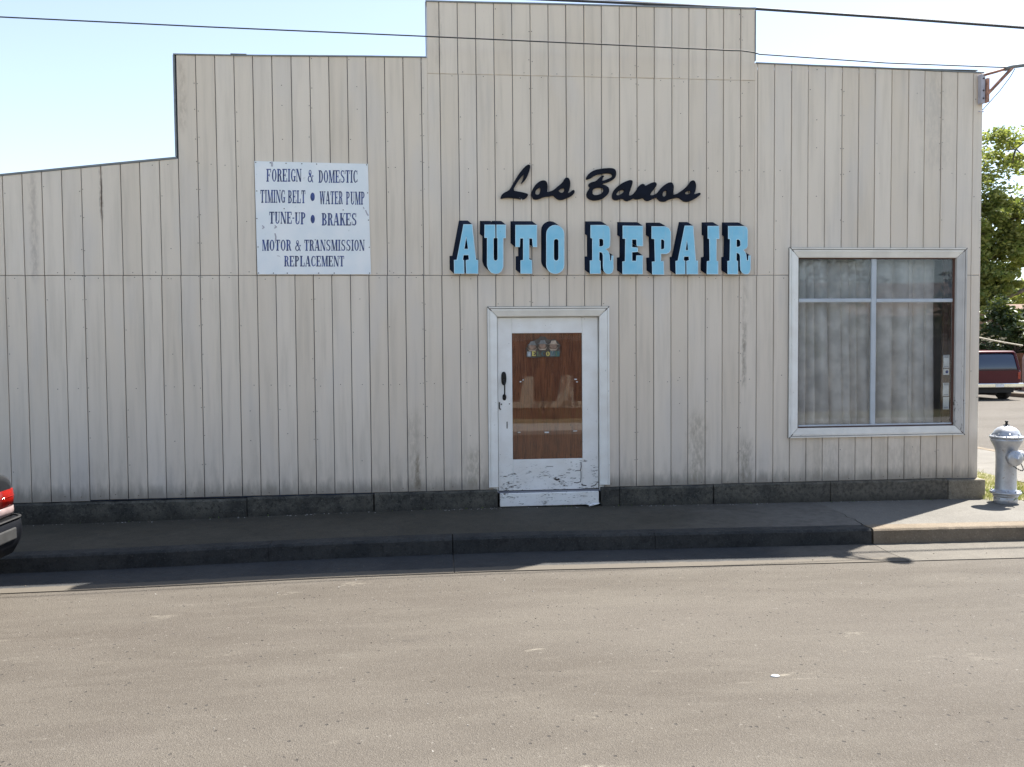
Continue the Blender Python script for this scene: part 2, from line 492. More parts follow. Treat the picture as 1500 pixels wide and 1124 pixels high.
M['sidewalk'] = mat_concrete('dark_weathered_pavement', (0.050, 0.045, 0.034), (0.068, 0.061, 0.047), (0.026, 0.026, 0.023), 0.4, grad=(1.8, 4.3, (0.13, 0.121, 0.108)))
M['sidewalk_new'] = mat_concrete('pale_pavement', (0.13, 0.122, 0.108), (0.155, 0.146, 0.13), (0.09, 0.083, 0.073), 0.3)
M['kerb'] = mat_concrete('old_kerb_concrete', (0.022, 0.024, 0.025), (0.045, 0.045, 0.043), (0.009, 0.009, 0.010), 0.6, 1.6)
M['kerb_new'] = mat_concrete('brown_kerb_concrete', (0.15, 0.12, 0.085), (0.19, 0.155, 0.115), (0.09, 0.07, 0.05), 0.3, 1.6)
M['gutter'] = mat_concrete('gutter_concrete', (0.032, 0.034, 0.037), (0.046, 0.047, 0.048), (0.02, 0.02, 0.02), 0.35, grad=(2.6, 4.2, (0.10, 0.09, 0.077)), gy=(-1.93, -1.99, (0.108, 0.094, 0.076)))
M['gutter_new'] = mat_concrete('new_gutter_concrete', (0.105, 0.096, 0.082), (0.13, 0.118, 0.10), (0.07, 0.063, 0.055), 0.3)
M['asphalt'] = mat_asphalt()
M['soil'] = mat_ground()
M['dark_metal'] = plain('blackened_metal', (0.02, 0.02, 0.02), 0.4, 0.6)
M['nail'] = plain('rusty_nail', (0.07, 0.055, 0.05), 0.7, 0.2)
M['flash'] = plain('grey_roof_edge', (0.19, 0.21, 0.22), 0.6)
M['roofing'] = plain('roofing_felt', (0.10, 0.10, 0.10), 0.9)
M['plywood'] = mat_plywood()
M['glass'] = mat_glass('window_glass', 0.025)
M['glass_hazy'] = mat_glass('dusty_window_glass', 0.10, (0.30, 0.36, 0.40), hazy=0.03)
M['glass_door'] = mat_glass('door_glass', 0.012, (0.4, 0.30, 0.25), ior=1.42)
M['curtain'] = plain('grey_curtain_cloth', (0.80, 0.74, 0.68), 0.95, 0, 0.16, 5.0, 0.1, 0.1)
M['room'] = plain('dark_room', (0.06, 0.05, 0.05), 0.9)
M['brown_wood'] = plain('brown_wood', (0.10, 0.045, 0.03), 0.7)
M['silver'] = mat_silver()
t = NT('pale_blue_letter_paint')
lc = t.mix(t.smooth(t.noise(5, 4, 0.6), 0.3, 0.7), (0.215, 0.56, 0.76), (0.29, 0.62, 0.80))
lc = t.mix(t.math('MULTIPLY', t.smooth(t.noise(9, 5, 0.7, (2.5, 1, 0.5)), 0.5, 0.75), 0.35), lc, (0.42, 0.60, 0.68))
lc = t.mix(t.math('MULTIPLY', t.smooth(t.noise(30, 4, 0.7), 0.64, 0.72), 0.45), lc, (0.14, 0.30, 0.38))
M['letter_blue'] = t.pbsdf(lc, 0.5, 0, t.bump(t.noise(60, 3), 0.1, 0.002), 0.4)
M['letter_navy'] = plain('navy_letter_paint', (0.006, 0.012, 0.028), 0.6, 0, 0.3, 5.0, 0.1, 0.12)
M['letter_edge'] = plain('pale_edge_paint', (0.60, 0.80, 0.90), 0.5)
M['script'] = plain('black_script_paint', (0.004, 0.006, 0.014), 0.55, 0, 0.3, 8.0, 0.1, 0.15)
M['sign_ink'] = plain('faded_navy_ink', (0.035, 0.060, 0.19), 0.6, 0, 0.5, 14.0, 0.0)
M['rust_steel'] = plain('rusty_painted_steel', (0.33, 0.17, 0.12), 0.7, 0.0, 0.45, 18.0, 0.3)
M['steel_pale'] = plain('pale_painted_steel', (0.42, 0.41, 0.46), 0.6, 0.1)
M['wire'] = plain('black_cable', (0.03, 0.032, 0.036), 0.6)
M['bark'] = plain('tree_bark', (0.11, 0.085, 0.065), 0.9, 0, 0.4, 6.0, 0.8)
M['leaf'] = mat_leaf('green_leaves', (0.09, 0.14, 0.035), (0.42, 0.42, 0.14), 0.5)
M['leaf_dark'] = mat_leaf('dark_leaves', (0.015, 0.035, 0.012), (0.06, 0.085, 0.03), 0.15)
M['grass'] = mat_leaf('dry_grass_blades', (0.34, 0.29, 0.14), (0.22, 0.26, 0.08), 0.3)
M['weed'] = mat_leaf('green_weed', (0.06, 0.12, 0.02), (0.16, 0.20, 0.05), 0.3)
M['stucco'] = plain('cream_stucco', (0.50, 0.45, 0.36), 0.9, 0, 0.08, 2.0, 0.4)
M['stucco_white'] = plain('white_stucco', (0.62, 0.60, 0.56), 0.9, 0, 0.08, 2.0, 0.4)
M['dark_pane'] = plain('dark_house_glass', (0.02, 0.025, 0.03), 0.08, 0, 0.1, 2.0, 0.0)
M['fence'] = plain('brown_fence_board', (0.11, 0.06, 0.035), 0.85, 0, 0.3, 7.0, 0.4)
M['fence_dark'] = plain('dark_fence_board', (0.035, 0.026, 0.022), 0.9, 0, 0.4, 4.0, 0.4)
M['roof_tile'] = plain('brown_shingle', (0.16, 0.10, 0.07), 0.9, 0, 0.25, 5.0, 0.5)
M['pink_wall'] = plain('salmon_painted_board', (0.42, 0.27, 0.21), 0.8)
M['car_black'] = plain('black_car_paint', (0.006, 0.006, 0.007), 0.14, 0.0, 0.1, 2.0, 0.0, 0.6, **{'Coat Weight': 1.0, 'Coat Roughness': 0.04})
M['rubber'] = plain('black_rubber', (0.012, 0.012, 0.013), 0.7)
M['plastic_dark'] = plain('dark_bumper_plastic', (0.006, 0.007, 0.010), 0.5, spec=0.2)
M['lens_red'] = plain('red_tail_lens', (0.26, 0.008, 0.004), 0.15, 0, 0.15, 30.0, 0.1, 0.6, **{'Emission Strength': 0.0})
M['lens_white'] = plain('clear_tail_lens', (0.24, 0.18, 0.175), 0.2, 0, 0.12, 30.0, 0.1)
M['chrome'] = plain('chrome_trim', (0.72, 0.72, 0.72), 0.18, 1.0, 0.05, 4.0, 0.0)
M['car_red'] = plain('maroon_car_paint', (0.065, 0.005, 0.012), 0.3, 0.0, 0.05, 2.0, 0.0, 0.2, **{'Coat Weight': 0.05, 'Coat Roughness': 0.1})
M['car_glass'] = plain('tinted_car_glass', (0.02, 0.035, 0.07), 0.06, 0, 0.05, 2.0, 0.0, 0.8)
M['pad_grey'] = plain('grey_bumper_pad', (0.05, 0.05, 0.05), 0.4)
M['paper'] = plain('white_paper', (0.75, 0.75, 0.74), 0.9)
M['tan_lens'] = plain('tan_lamp_lens', (0.55, 0.38, 0.17), 0.4)


# ================================================================== SETTING
GX = [(-60, -0.06), (-4.0, -0.055), (-3.0, -0.045), (-1.1, -0.010), (0.67, 0.0), (1.9, -0.012), (3.65, -0.028), (6.5, -0.045), (60, -0.05)]


def G(x):
    for (a, za), (b, zb) in zip(GX, GX[1:]):
        if x <= b:
            u = max(0, (x - a) / (b - a)); return za + (zb - za) * u
    return GX[-1][1]


def xs_between(a, b, st=0.4):
    n = max(1, int(math.ceil((b - a) / st))); return [a + (b - a) * i / n for i in range(n + 1)]


def road_z(x, y):
    c = min(1.0, max(0.0, (-2.12 - y) / 3.4)) * 0.05
    return -0.168 + G(x) * (1.0 if y > -3 else max(0.3, 1 - (-3 - y) * 0.12)) + c


# far ground sheet
g = MB(); g.face([(-900, -900, -0.45), (900, -900, -0.45), (900, 1400, -0.45), (-900, 1400, -0.45)])
tag(obj('ground', g, M['soil'], recalc=False), kind='structure')

# road: one sheet with crown
g = MB()
xs = [-60, -40, -25, -15, -10] + xs_between(-8, 9, 0.5) + [10.5, 13, 16, 20, 22.6, 30, 45, 60]
ys = [-60, -40, -25, -14, -11, -9, -8, -7, -6.2, -5.5, -4.8, -4.2, -3.6, -3.1, -2.7, -2.4, -2.12, -1.55, 3, 10, 20, 40, 70, 110]
nx = len(xs)
g.v = [(x, y, road_z(x, y)) for y in ys for x in xs]
for j in range(len(ys) - 1):
    for i in range(nx - 1):
        b = j * nx + i
        g.f.append((b, b + 1, b + nx + 1, b + nx)); g.sm.append(True)
tag(obj('road', g, M['asphalt'], recalc=False), kind='structure')


def ribbon(x0, x1, yz, name, mat, parent=None, zoff=0.0, jit=0.0, st=0.4, bevel=0.0):
    """closed cross-section yz (list of (y,z)) swept along x, following the ground's sag"""
    mb = MB(); rs = []
    r = random.Random(int(x0 * 97) & 0xffff)
    for x in xs_between(x0, x1, st):
        j = r.uniform(-jit, jit)
        rs.append([(x, y + (j if z > -0.2 else 0), z + G(x) + zoff) for y, z in yz])
    mb.rings(rs, smooth=False)
    return obj(name, mb, mat, parent, bevel)


# gutter pan
gut = empty('gutter'); gut['kind'] = 'structure'
gsec = [(-1.40, -0.30), (-2.12, -0.30), (-2.12, -0.160), (-1.80, -0.166), (-1.46, -0.150), (-1.40, -0.150)]
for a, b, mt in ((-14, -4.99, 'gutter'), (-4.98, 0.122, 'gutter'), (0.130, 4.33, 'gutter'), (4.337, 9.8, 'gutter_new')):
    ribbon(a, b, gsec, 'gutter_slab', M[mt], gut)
# kerb
kerb = empty('kerb'); kerb['kind'] = 'structure'
ksec = [(-1.30, -0.28), (-1.505, -0.28), (-1.490, -0.02), (-1.476, -0.004), (-1.462, 0.002), (-1.30, 0.002)]
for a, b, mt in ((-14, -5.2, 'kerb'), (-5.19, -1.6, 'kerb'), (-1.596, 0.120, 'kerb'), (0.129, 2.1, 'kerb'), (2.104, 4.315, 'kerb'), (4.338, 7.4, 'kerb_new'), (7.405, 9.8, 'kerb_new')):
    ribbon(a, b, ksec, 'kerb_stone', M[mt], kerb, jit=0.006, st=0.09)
# pavement in front of the building
walk = empty('sidewalk'); walk['kind'] = 'structure'


def slab(poly, name, mat, parent, z1=0.0, z0=-0.25, follow=True):
    mb = MB()
    # split long polygons is not needed: they are built as narrow strips
    mb.prism(poly, [], lambda x, y: (x, y, z1 + (G(x) if follow else -0.045)), lambda x, y: (x, y, z0))
    return obj(name, mb, mat, parent)


def pave(x0, x1, y0, y1, name, mat, right_edge=None, z1=0.0):
    mb = MB(); rs = []
    for x in xs_between(x0, x1, 0.4):
        rs.append([(x, y0, -0.3), (x, y1, -0.3), (x, y1, z1 + G(x)), (x, y0, z1 + G(x))])
    mb.rings(rs, smooth=False)
    return obj(name, mb, mat, walk)


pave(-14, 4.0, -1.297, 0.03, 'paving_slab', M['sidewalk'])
crack = [(4.43, 0.03), (4.435, -0.40), (4.425, -0.62), (4.40, -0.79), (4.36, -0.90), (4.385, -1.02), (4.352, -1.13), (4.345, -1.22), (4.318, -1.297)]
gapw = [0.0005, 0.0005, 0.001, 0.006, 0.011, 0.013, 0.014, 0.018, 0.020]
slab([(4.0, -1.297), (4.0, 0.03)] + crack, 'paving_slab', M['sidewalk'], walk)
slab([(x + w, y) for (x, y), w in zip(crack, gapw)][::-1] + [(6.9, 0.03), (6.9, -0.2), (6.9, -1.297)][::1], 'paving_slab', M['sidewalk_new'], walk)
slab([(6.908, -1.297), (6.908, -0.2), (9.64, -0.2), (9.64, -1.297)][::-1], 'paving_slab', M['sidewalk_new'], walk)
for k in range(9):
    y0 = -0.19 + k * 3.0
    slab([(7.85, y0), (9.64, y0), (9.64, y0 + 2.99), (7.85, y0 + 2.99)], 'paving_slab', M['sidewalk_new'], walk, follow=False)
cm = MB()
for pts in ([(-0.47, -0.72), (-0.45, -0.80), (-0.40, -0.95), (-0.36, -1.05), (-0.37, -1.24), (-0.355, -1.292)], [(-1.9, -1.0), (-1.7, -1.06), (-1.55, -1.05)], [(-0.37, -1.288), (0.12, -1.294)], [(3.4, -0.5), (3.6, -0.62)]):
    for p, q in zip(pts, pts[1:]):
        L_ = math.dist(p, q); nx_, ny_ = -(q[1] - p[1]) / L_ * 0.0035, (q[0] - p[0]) / L_ * 0.0035
        cm.face([(p[0] - nx_, p[1] - ny_, G(p[0]) + 0.0012), (p[0] + nx_, p[1] + ny_, G(p[0]) + 0.0012), (q[0] + nx_, q[1] + ny_, G(q[0]) + 0.0012), (q[0] - nx_, q[1] - ny_, G(q[0]) + 0.0012)])
tag(obj('hairline_cracks', cm, M['rubber'], walk), kind='stuff')
# cross-street kerb
for k in range(10):
    y0 = -1.5 + k * 3.0
    mb = MB().box(9.65, 9.82, y0, y0 + 2.99, -0.4, -0.04)
    obj('kerb_stone', mb, M['kerb_new'], kerb, 0.01)
# grass verge beside the building
g = MB(); nxv, nyv = 12, 40
g.v = [(6.47 + 1.37 * i / nxv, -0.19 + 26 * j / nyv, -0.052 + 0.02 * math.sin(i * 1.7 + j * 2.3)) for j in range(nyv + 1) for i in range(nxv + 1)]
for j in range(nyv):
    for i in range(nxv):
        b = j * (nxv + 1) + i; g.f.append((b, b + 1, b + nxv + 2, b + nxv + 1)); g.sm.append(True)
g.box(6.47, 7.84, -0.19, 25.9, -0.44, -0.12)
tag(obj('grass_verge', g, M['soil'], recalc=False), kind='structure')
# far side of the cross street
mb = MB().box(22.6, 22.78, -20, 90, -0.5, -0.06); o = obj('kerb_beyond', mb, M['kerb_new'], None, 0.01); tag(o, kind='structure')
mb = MB().box(22.785, 24.6, -20, 90, -0.5, -0.05); tag(obj('sidewalk_beyond', mb, M['sidewalk_new']), kind='structure')
mb = MB().box(24.605, 70, -20, 110, -0.5, -0.07); tag(obj('yard_ground', mb, M['soil']), kind='structure')
# near side (behind the camera)
mb = MB().box(-60, 60, -10.75, -9.0, -0.5, -0.03); tag(obj('sidewalk_opposite', mb, M['pale_walk'], None, 0.01), kind='structure')
mb = MB().box(-60, 60, -60, -10.755, -0.5, -0.05); tag(obj('front_yard_ground', mb, M['soil']), kind='structure')


# ================================================================== THE BUILDING
bld = empty('auto_repair_shop', (0, 0, 0), 0, 'single storey shop with tall stepped false front of greyish beige vertical boards', 'building')
S8, X0 = 0.2032, -4.6096
WX0, WX1, WZ0, WZ1 = 4.15, 6.24, 0.78, 2.91          # window opening in the boards
DX0, DX1, DZ1 = 0.62, 1.91, 2.23
SEAM = 2.640
XR = 6.475


def top_z(x):
    if x < -2.79: return 3.905 + (x + 2.79) * 0.112
    if x < -0.075: return 5.014 + (x + 2.79) * 0.013
    if x < 3.685: return 5.66 + (x + 0.075) * 0.006
    return 5.072 - (x - 3.685) * 0.019


def board(x0b, x1b, x0t, x1t, zb0, zb1, zt0, zt1, yf=0.0, th=0.016, ch=0.0045):
    mb = MB()
    r_ = random.Random(int(x0b * 991 + zb0 * 77)); yf += r_.uniform(-0.0012, 0.0012); tw_ = r_.uniform(-0.0016, 0.0016); tv_ = r_.uniform(-0.0012, 0.0012)
    yb = yf + th
    f = [(x0b + ch, yf, zb0 + ch), (x1b - ch, yf, zb1 + ch), (x1t - ch, yf, zt1 - ch), (x0t + ch, yf, zt0 - ch)]
    e = [(x0b, yf + ch, zb0), (x1b, yf + ch, zb1), (x1t, yf + ch, zt1), (x0t, yf + ch, zt0)]
    k = [(x0b, yb, zb0), (x1b, yb, zb1), (x1t, yb, zt1), (x0t, yb, zt0)]
    f = [(p[0], p[1] + tw_ * (-1, 1, 1, -1)[q] + tv_ * (-1, -1, 1, 1)[q], p[2]) for q, p in enumerate(f)]
    mb.rings([f, e, k], smooth=False)
    return obj('siding_board', mb, M['siding'], bld)


def groove(i, z):
    """x of groove i at height z (each groove wanders a little)"""
    r = random.Random(i * 7 + (0 if z > SEAM else 1000) + (5000 if z > 4.87 and 22 <= i < 42 else 0))
    j = r.uniform(-0.003, 0.003)
    off = -0.008 if z < SEAM else 0.0
    if z < SEAM and 33 <= i <= 40: off = -0.014
    tilt = 0.010 * (0.3 - 0.7 * max(0, min(1, (20 - i) / 20))) if z < SEAM else 0
    if z < SEAM: tilt = (0.006 if i < 20 else 0.001) * (z / 2.6)
    return X0 + S8 * i + j + off + tilt


GAP = 0.0038


def column(i, x0f, x1f, zb, zt_fn, ybase):
    """one board column from zb up to zt_fn; cut round door and window"""
    def piece(xa0, xa1, xb0, xb1, z0, z1a, z1b):
        if z1a - z0 > 0.03 and xa1 - xa0 > 0.02:
            board(xa0, xa1, xb0, xb1, z0, z0, z1a, z1b, ybase)
    za, zb_ = zt_fn
    xb0, xb1 = x0f(zb + 0.001), x1f(zb + 0.001); xt0, xt1 = x0f(min(za, zb_) - 0.001), x1f(min(za, zb_) - 0.001)
    for (ox0, ox1, oz0, oz1) in ((WX0, WX1, WZ0, WZ1), (DX0, DX1, -1.0, DZ1)):
        if xb1 > ox0 + 0.002 and xb0 < ox1 - 0.002 and zb < oz1 and za > oz0:
            if xb0 < ox0 - 0.02 or xb1 > ox1 + 0.02:               # one notched board
                lft = xb0 < ox0 - 0.02
                ex, ix = (xb0, xb1) if lft else (xb1, xb0); edge_ = ox0 if lft else ox1
                ext, ixt = (xt0, xt1) if lft else (xt1, xt0)
                P_ = [(ex, zb)] + ([(ix, zb), (ix, oz0), (edge_, oz0)] if zb < oz0 - 0.02 else [(edge_, zb)])
                P_ += [(edge_, oz1), (ix, oz1), (ixt, za)] if za > oz1 + 0.02 else [(edge_, za)]
                P_ += [(ext, za)]
                obj('siding_board', MB().prism(P_, [], lambda x, z: (x, ybase, z), lambda x, z: (x, ybase + 0.016, z)), M['siding'], bld, 0.003)
                return
            piece(xb0, xb1, xb0, xb1, zb, oz0, oz0)                # below
            piece(xb0, xb1, xt0, xt1, max(zb, oz1), za, zb_)       # above
            if xb0 < ox0: piece(xb0, ox0, xb0, ox0, max(zb, oz0), min(za, oz1), min(zb_, oz1))
            if xb1 > ox1: piece(ox1, xb1, ox1, xb1, max(zb, oz0), min(za, oz1), min(zb_, oz1))
            return
    piece(xb0, xb1, xt0, xt1, zb, za, zb_)


def sid_bot(x): return 0.190 + 0.012 * min(1, max(0, (x + 4.7) / 5)) + (0.006 if 3.18 < x < 6 else 0) - (0.012 if x < -4.0 else 0)


rb = random.Random(5)
for i in range(-14, 55):
    ym = ((i // 6) * 37 % 5) * 0.0006
    last = (i == 54)
    def mk(i, side):
        def fn(z):
            if side == 1:
                if i == 53: return 6.352
                return groove(i + 1, z) - GAP
            if i == 54: return 6.360
            return groove(i, z) + GAP
        return fn
    a, b = mk(i, 0), mk(i, 1)
    if last: b = lambda z: XR
    # lower sheet
    column(i, a, b, sid_bot(a(1)), (SEAM - 0.003, SEAM - 0.003), ym)
    # upper sheet: cut at the steps of the false front
    xa, xb = a(3), b(3)
    cuts = [c for c in (-2.79, -0.075, 3.685) if xa + 0.01 < c < xb - 0.01]
    edges = [xa] + cuts + [xb]
    for k in range(len(edges) - 1):
        e0, e1 = edges[k], edges[k + 1]
        mid = (e0 + e1) / 2
        in_tall = -0.075 < mid < 3.685
        base_z = top_z(mid); slope = (top_z(mid + 0.01) - base_z) / 0.01
        if abs(slope) > 1: slope = 0
        zt0, zt1 = base_z + slope * (e0 - mid), base_z + slope * (e1 - mid)
        tt0, tt1 = zt0, zt1
        if in_tall: zt0 = zt1 = 4.8745
        column(i, (lambda z, e=e0: e), (lambda z, e=e1: e), SEAM + 0.002, (zt0, zt1), ym)
        if in_tall:
            ea = e0 if k else groove(i, 5.2) + GAP
            eb = e1 if k < len(edges) - 2 else groove(i + 1, 5.2) - GAP
            ea = max(ea, -0.075); eb = min(eb, 3.685)
            board(ea, eb, ea, eb, 4.8765, 4.8765, tt0, tt1, ym)

# dark sheathing behind the boards, with the openings left free
sh = MB()
YS0, YS1 = 0.0175, 0.10
def sbox(x0, x1, z0, z1): sh.box(x0, x1, YS0, YS1, z0, z1)
sbox(-7.6, -2.80, 0.18, 3.30); sh.prism([(-7.6, 3.301), (-2.80, 3.301), (-2.80, 3.895), (-7.6, 3.355)], [], lambda x, z: (x, YS0, z), lambda x, z: (x, YS1, z))
sbox(-2.785, DX0, 0.18, 5.005)
sbox(DX0 + 0.001, DX1 - 0.001, DZ1, 5.005)
sbox(DX1, WX0, 0.18, 5.005)
sbox(WX0 + 0.001, WX1 - 0.001, 0.18, WZ0); sbox(WX0 + 0.001, WX1 - 0.001, WZ1, 5.00)
sbox(WX1, XR - 0.01, 0.18, 5.005)
sbox(-0.068, 3.678, 5.006, 5.65)
obj('sheathing', sh, M['backing'], bld)

# rear body: side wall, left wall, back wall, roof decks
sw = MB()
for k in range(68):
    y0 = 0.105 + k * S8
    sw.box(XR - 0.016, XR, y0 + 0.004, y0 + S8 - 0.004, 0.19, 4.99 if k < 1 else 3.8)
sw.box(XR - 0.03, XR - 0.017, 0.105, 13.9, 0.19, 3.79)
tag(obj('side_siding', sw, M['siding'], bld), kind='stuff')
bw = MB(); bw.box(-7.6, XR - 0.03, 13.9, 14.0, -0.2, 4.0); bw.box(-7.6, -7.5, 0.105, 13.89, -0.2, 3.3); bw.box(-2.78, -2.74, 0.105, 13.89, -0.2, 3.60)
obj('rear_wall', bw, M['siding'], bld)
rf = MB(); rf.box(-2.79, XR - 0.04, 0.11, 13.9, 3.62, 3.72); rf.box(-7.6, -2.85, 0.11, 13.9, 3.1, 3.2)
obj('roof', rf, M['roofing'], bld)
fl = MB(); fl.box(-7.4, XR - 0.05, 0.30, 13.8, -0.05, 0.15); obj('shop_floor', fl, M['room'], bld)
# partition box behind the window keeps the inside dark
rm = MB(); rm.box(3.2, XR - 0.06, 3.2, 3.25, 0.15, 3.6); rm.box(3.15, 3.2, 0.12, 3.25, 0.15, 3.6)
obj('room_wall', rm, M['room'], bld)

# parapet edge strips
fe = MB()
def edge(x0, z0, x1, z1, h=0.016, y0=-0.008, y1=0.13, wav=0.004):
    r = random.Random(int(x0 * 50)); n = max(1, int(abs(x1 - x0) / 0.6)); rs = []
    for k in range(n + 1):
        u = k / n; x = x0 + (x1 - x0) * u; z = z0 + (z1 - z0) * u + r.uniform(-wav, wav)
        rs.append([(x, y0, z), (x, y1, z), (x, y1, z + h), (x, y0, z + h)])
    fe.rings(rs, smooth=False)
edge(-7.6, top_z(-7.6), -2.795, top_z(-2.8), 0.020)
edge(-2.805, top_z(-2.78) - 0.002, -0.08, top_z(-0.08), 0.014)
edge(-0.085, top_z(-0.07), 3.695, top_z(3.68), 0.016)
edge(3.697, top_z(3.70), XR + 0.008, top_z(6.47), 0.013)
fe.box(-2.81, -2.792, -0.006, 0.13, 3.93, 5.012); fe.box(-0.089, -0.0785, -0.006, 0.13, 5.055, 5.655); fe.box(3.688, 3.695, -0.006, 0.13, 5.10, 5.67)
fe.box(-2.20, -2.03, -0.012, 0.12, 5.034, 5.041)
fe.box(5.10, 6.40, -0.012, 0.11, 5.045, 5.054)
obj('roof_edge_strip', fe, M['flash'], bld)

# nails
nl = MB(); rn = random.Random(3)
def nail(x, z, r=0.0048):
    y = -0.0012
    c = [(x + r * math.cos(a), y, z + r * math.sin(a)) for a in [k * math.pi / 3 for k in range(6)]]
    k = [(p[0], 0.004, p[2]) for p in c]
    nl.rings([c, k], smooth=False)
def blocked(x, z):
    if WX0 - 0.06 < x < WX1 + 0.06 and WZ0 - 0.06 < z < WZ1 + 0.06: return True
    if DX0 - 0.07 < x < DX1 + 0.07 and z < DZ1 + 0.07: return True
    return z > top_z(x) - 0.03
for i in range(-8, 55):
    for k in range(1, 19):
        z = 0.25 + k * 0.30 + rn.uniform(-0.05, 0.05)
        x = groove(i, z) + 0
        if i % 6 == 4:
            for s in (-0.016, 0.017):
                if rn.random() < 0.85 and not blocked(x + s, z): nail(x + s + rn.uniform(-.004, .004), z + rn.uniform(-.02, .02))
        elif i % 2 == 0 and rn.random() < 0.45 and not blocked(x, z):
            nail(x + S8 * rn.choice((0.1, 0.5, 0.12)), z)
for zr in (1.42, 2.61, 2.675, 3.84, 4.85, 4.905, 0.235):
    for i in range(-8, 54):
        x = X0 + S8 * (i + 0.5) + rn.uniform(-.05, .05); z = zr + rn.uniform(-.012, .012)
        if zr > 4.5 and not (-0.07 < x < 3.67): continue
        if rn.random() < 0.6 and not blocked(x, z): nail(x, z)
tag(obj('nail_heads', nl, M['nail'], bld), kind='stuff')

# foundation blocks
def footing(x0, x1, mat, zt=0.200, y=-0.035, rough=0.008):
    mb = MB(); r = random.Random(int(x0 * 31)); rs = []
    for x in xs_between(x0, x1, 0.09):
        d = r.uniform(-rough, rough); e = r.uniform(-rough, rough)
        rs.append([(x, y + 0.012 + d, -0.20), (x, y + d + e, -0.02 + G(x)), (x, y + d, zt - 0.02 + e), (x, y + 0.012 + d, zt + e * 0.6), (x, 0.12, zt + e * 0.3), (x, 0.12, -0.20)])
    mb.rings(rs, smooth=False)
    return obj('foundation_block', mb, mat, bld)
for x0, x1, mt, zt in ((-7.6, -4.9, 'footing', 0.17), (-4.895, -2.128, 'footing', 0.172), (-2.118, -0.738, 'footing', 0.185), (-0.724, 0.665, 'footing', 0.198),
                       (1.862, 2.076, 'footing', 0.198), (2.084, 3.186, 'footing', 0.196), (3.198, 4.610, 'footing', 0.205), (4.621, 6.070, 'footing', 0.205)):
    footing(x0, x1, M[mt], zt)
fb = MB().box(6.082, 6.552, -0.045, 0.30, -0.2, 0.192)
obj('foundation_block', fb, M['footing_bounce'], bld, 0.018, seg=2)
fs = MB().box(6.40, 6.53, 0.302, 13.9, -0.2, 0.188); obj('side_footing', fs, M['footing_bounce'], bld, 0.01)

# ---------------------------------------------------------------- casing helper (mitred, stepped profile)
def casing(x0, x1, z0, z1, w, sides, mats, name, parent, y_out=-0.028, y_in=-0.012, bead=0.018):
    """outer rect x0..x1, z0..z1; w = width; sides 'tlrb'; thick bead outside, flat slope inside"""
    prof = [(0.0, 0.0), (0.0, y_out - 0.004), (bead * 0.9, y_out - 0.004), (bead, y_out + 0.010), (bead * 1.25, y_out + 0.010), (bead * 1.3, y_out + 0.001), (bead * 2.6, y_out + 0.001), (bead * 2.62, y_out + 0.004), (w - 0.012, y_in), (w, y_in + 0.004), (w, 0.03)]
    out = []
    def ring(cx, cz, dx, dz): return [(cx + dx * d, y, cz + dz * d) for d, y in prof]
    g_ = 0.0035
    has_b = 'b' in sides
    C = {'tl': (x0, z1, 1, -1), 'tr': (x1, z1, -1, -1), 'bl': (x0, z0, 1, 1 if has_b else 0), 'br': (x1, z0, -1, 1 if has_b else 0)}
    for sd_, a, b, sh_ in (('t', 'tl', 'tr', (1, 0)), ('l', 'bl', 'tl', (0, 1)), ('r', 'br', 'tr', (0, 1)), ('b', 'bl', 'br', (1, 0))):
        if sd_ not in sides: continue
        ca, cb = C[a], C[b]
        ra = [(p[0] + sh_[0] * g_, p[1], p[2] + sh_[1] * g_) for p in ring(*ca)]
        rb_ = [(p[0] - sh_[0] * g_, p[1], p[2] - sh_[1] * g_) for p in ring(*cb)]
        mb = MB().rings([ra, rb_], smooth=False)
        out.append(obj(name, mb, mats[0] if sd_ in 'tb' else mats[1], parent))
    # open mitre joints and the dark line under the outer bead
    gm = MB()
    for kk, (cx, cz, dx, dz) in C.items():
        if dz == 0: continue
        pr_ = [(cx + dx * d, y - 0.0012, cz + dz * d) for d, y in prof[1:7]]
        for p, q in zip(pr_, pr_[1:]):
            if (Vector(p) - Vector(q)).length < 1e-5: continue
            w_ = 0.0035
            gm.face([(p[0] - w_ * dx, p[1], p[2] + w_ * dz), (p[0] + w_ * dx, p[1], p[2] - w_ * dz), (q[0] + w_ * dx, q[1], q[2] - w_ * dz), (q[0] - w_ * dx, q[1], q[2] + w_ * dz)])
    ln = [('t', x0 + bead, x1 - bead, z1 - bead)]
    gm.box(x0 + bead, x1 - bead, y_out + 0.002, y_out + 0.008, z1 - bead * 1.25, z1 - bead * 1.02)
    if has_b: gm.box(x0 + bead, x1 - bead, y_out + 0.002, y_out + 0.008, z0 + bead * 1.02, z0 + bead * 1.25)
    gm.box(x0 - 0.004, x0, -0.004, 0.004, z0, z1); gm.box(x1, x1 + 0.004, -0.004, 0.004, z0, z1); gm.box(x0, x1, -0.006, 0.004, z1 + 0.0003, z1 + 0.005)
    tag(obj('joint_gap', gm, M['nail'], parent, recalc=False), kind='stuff')
    return out


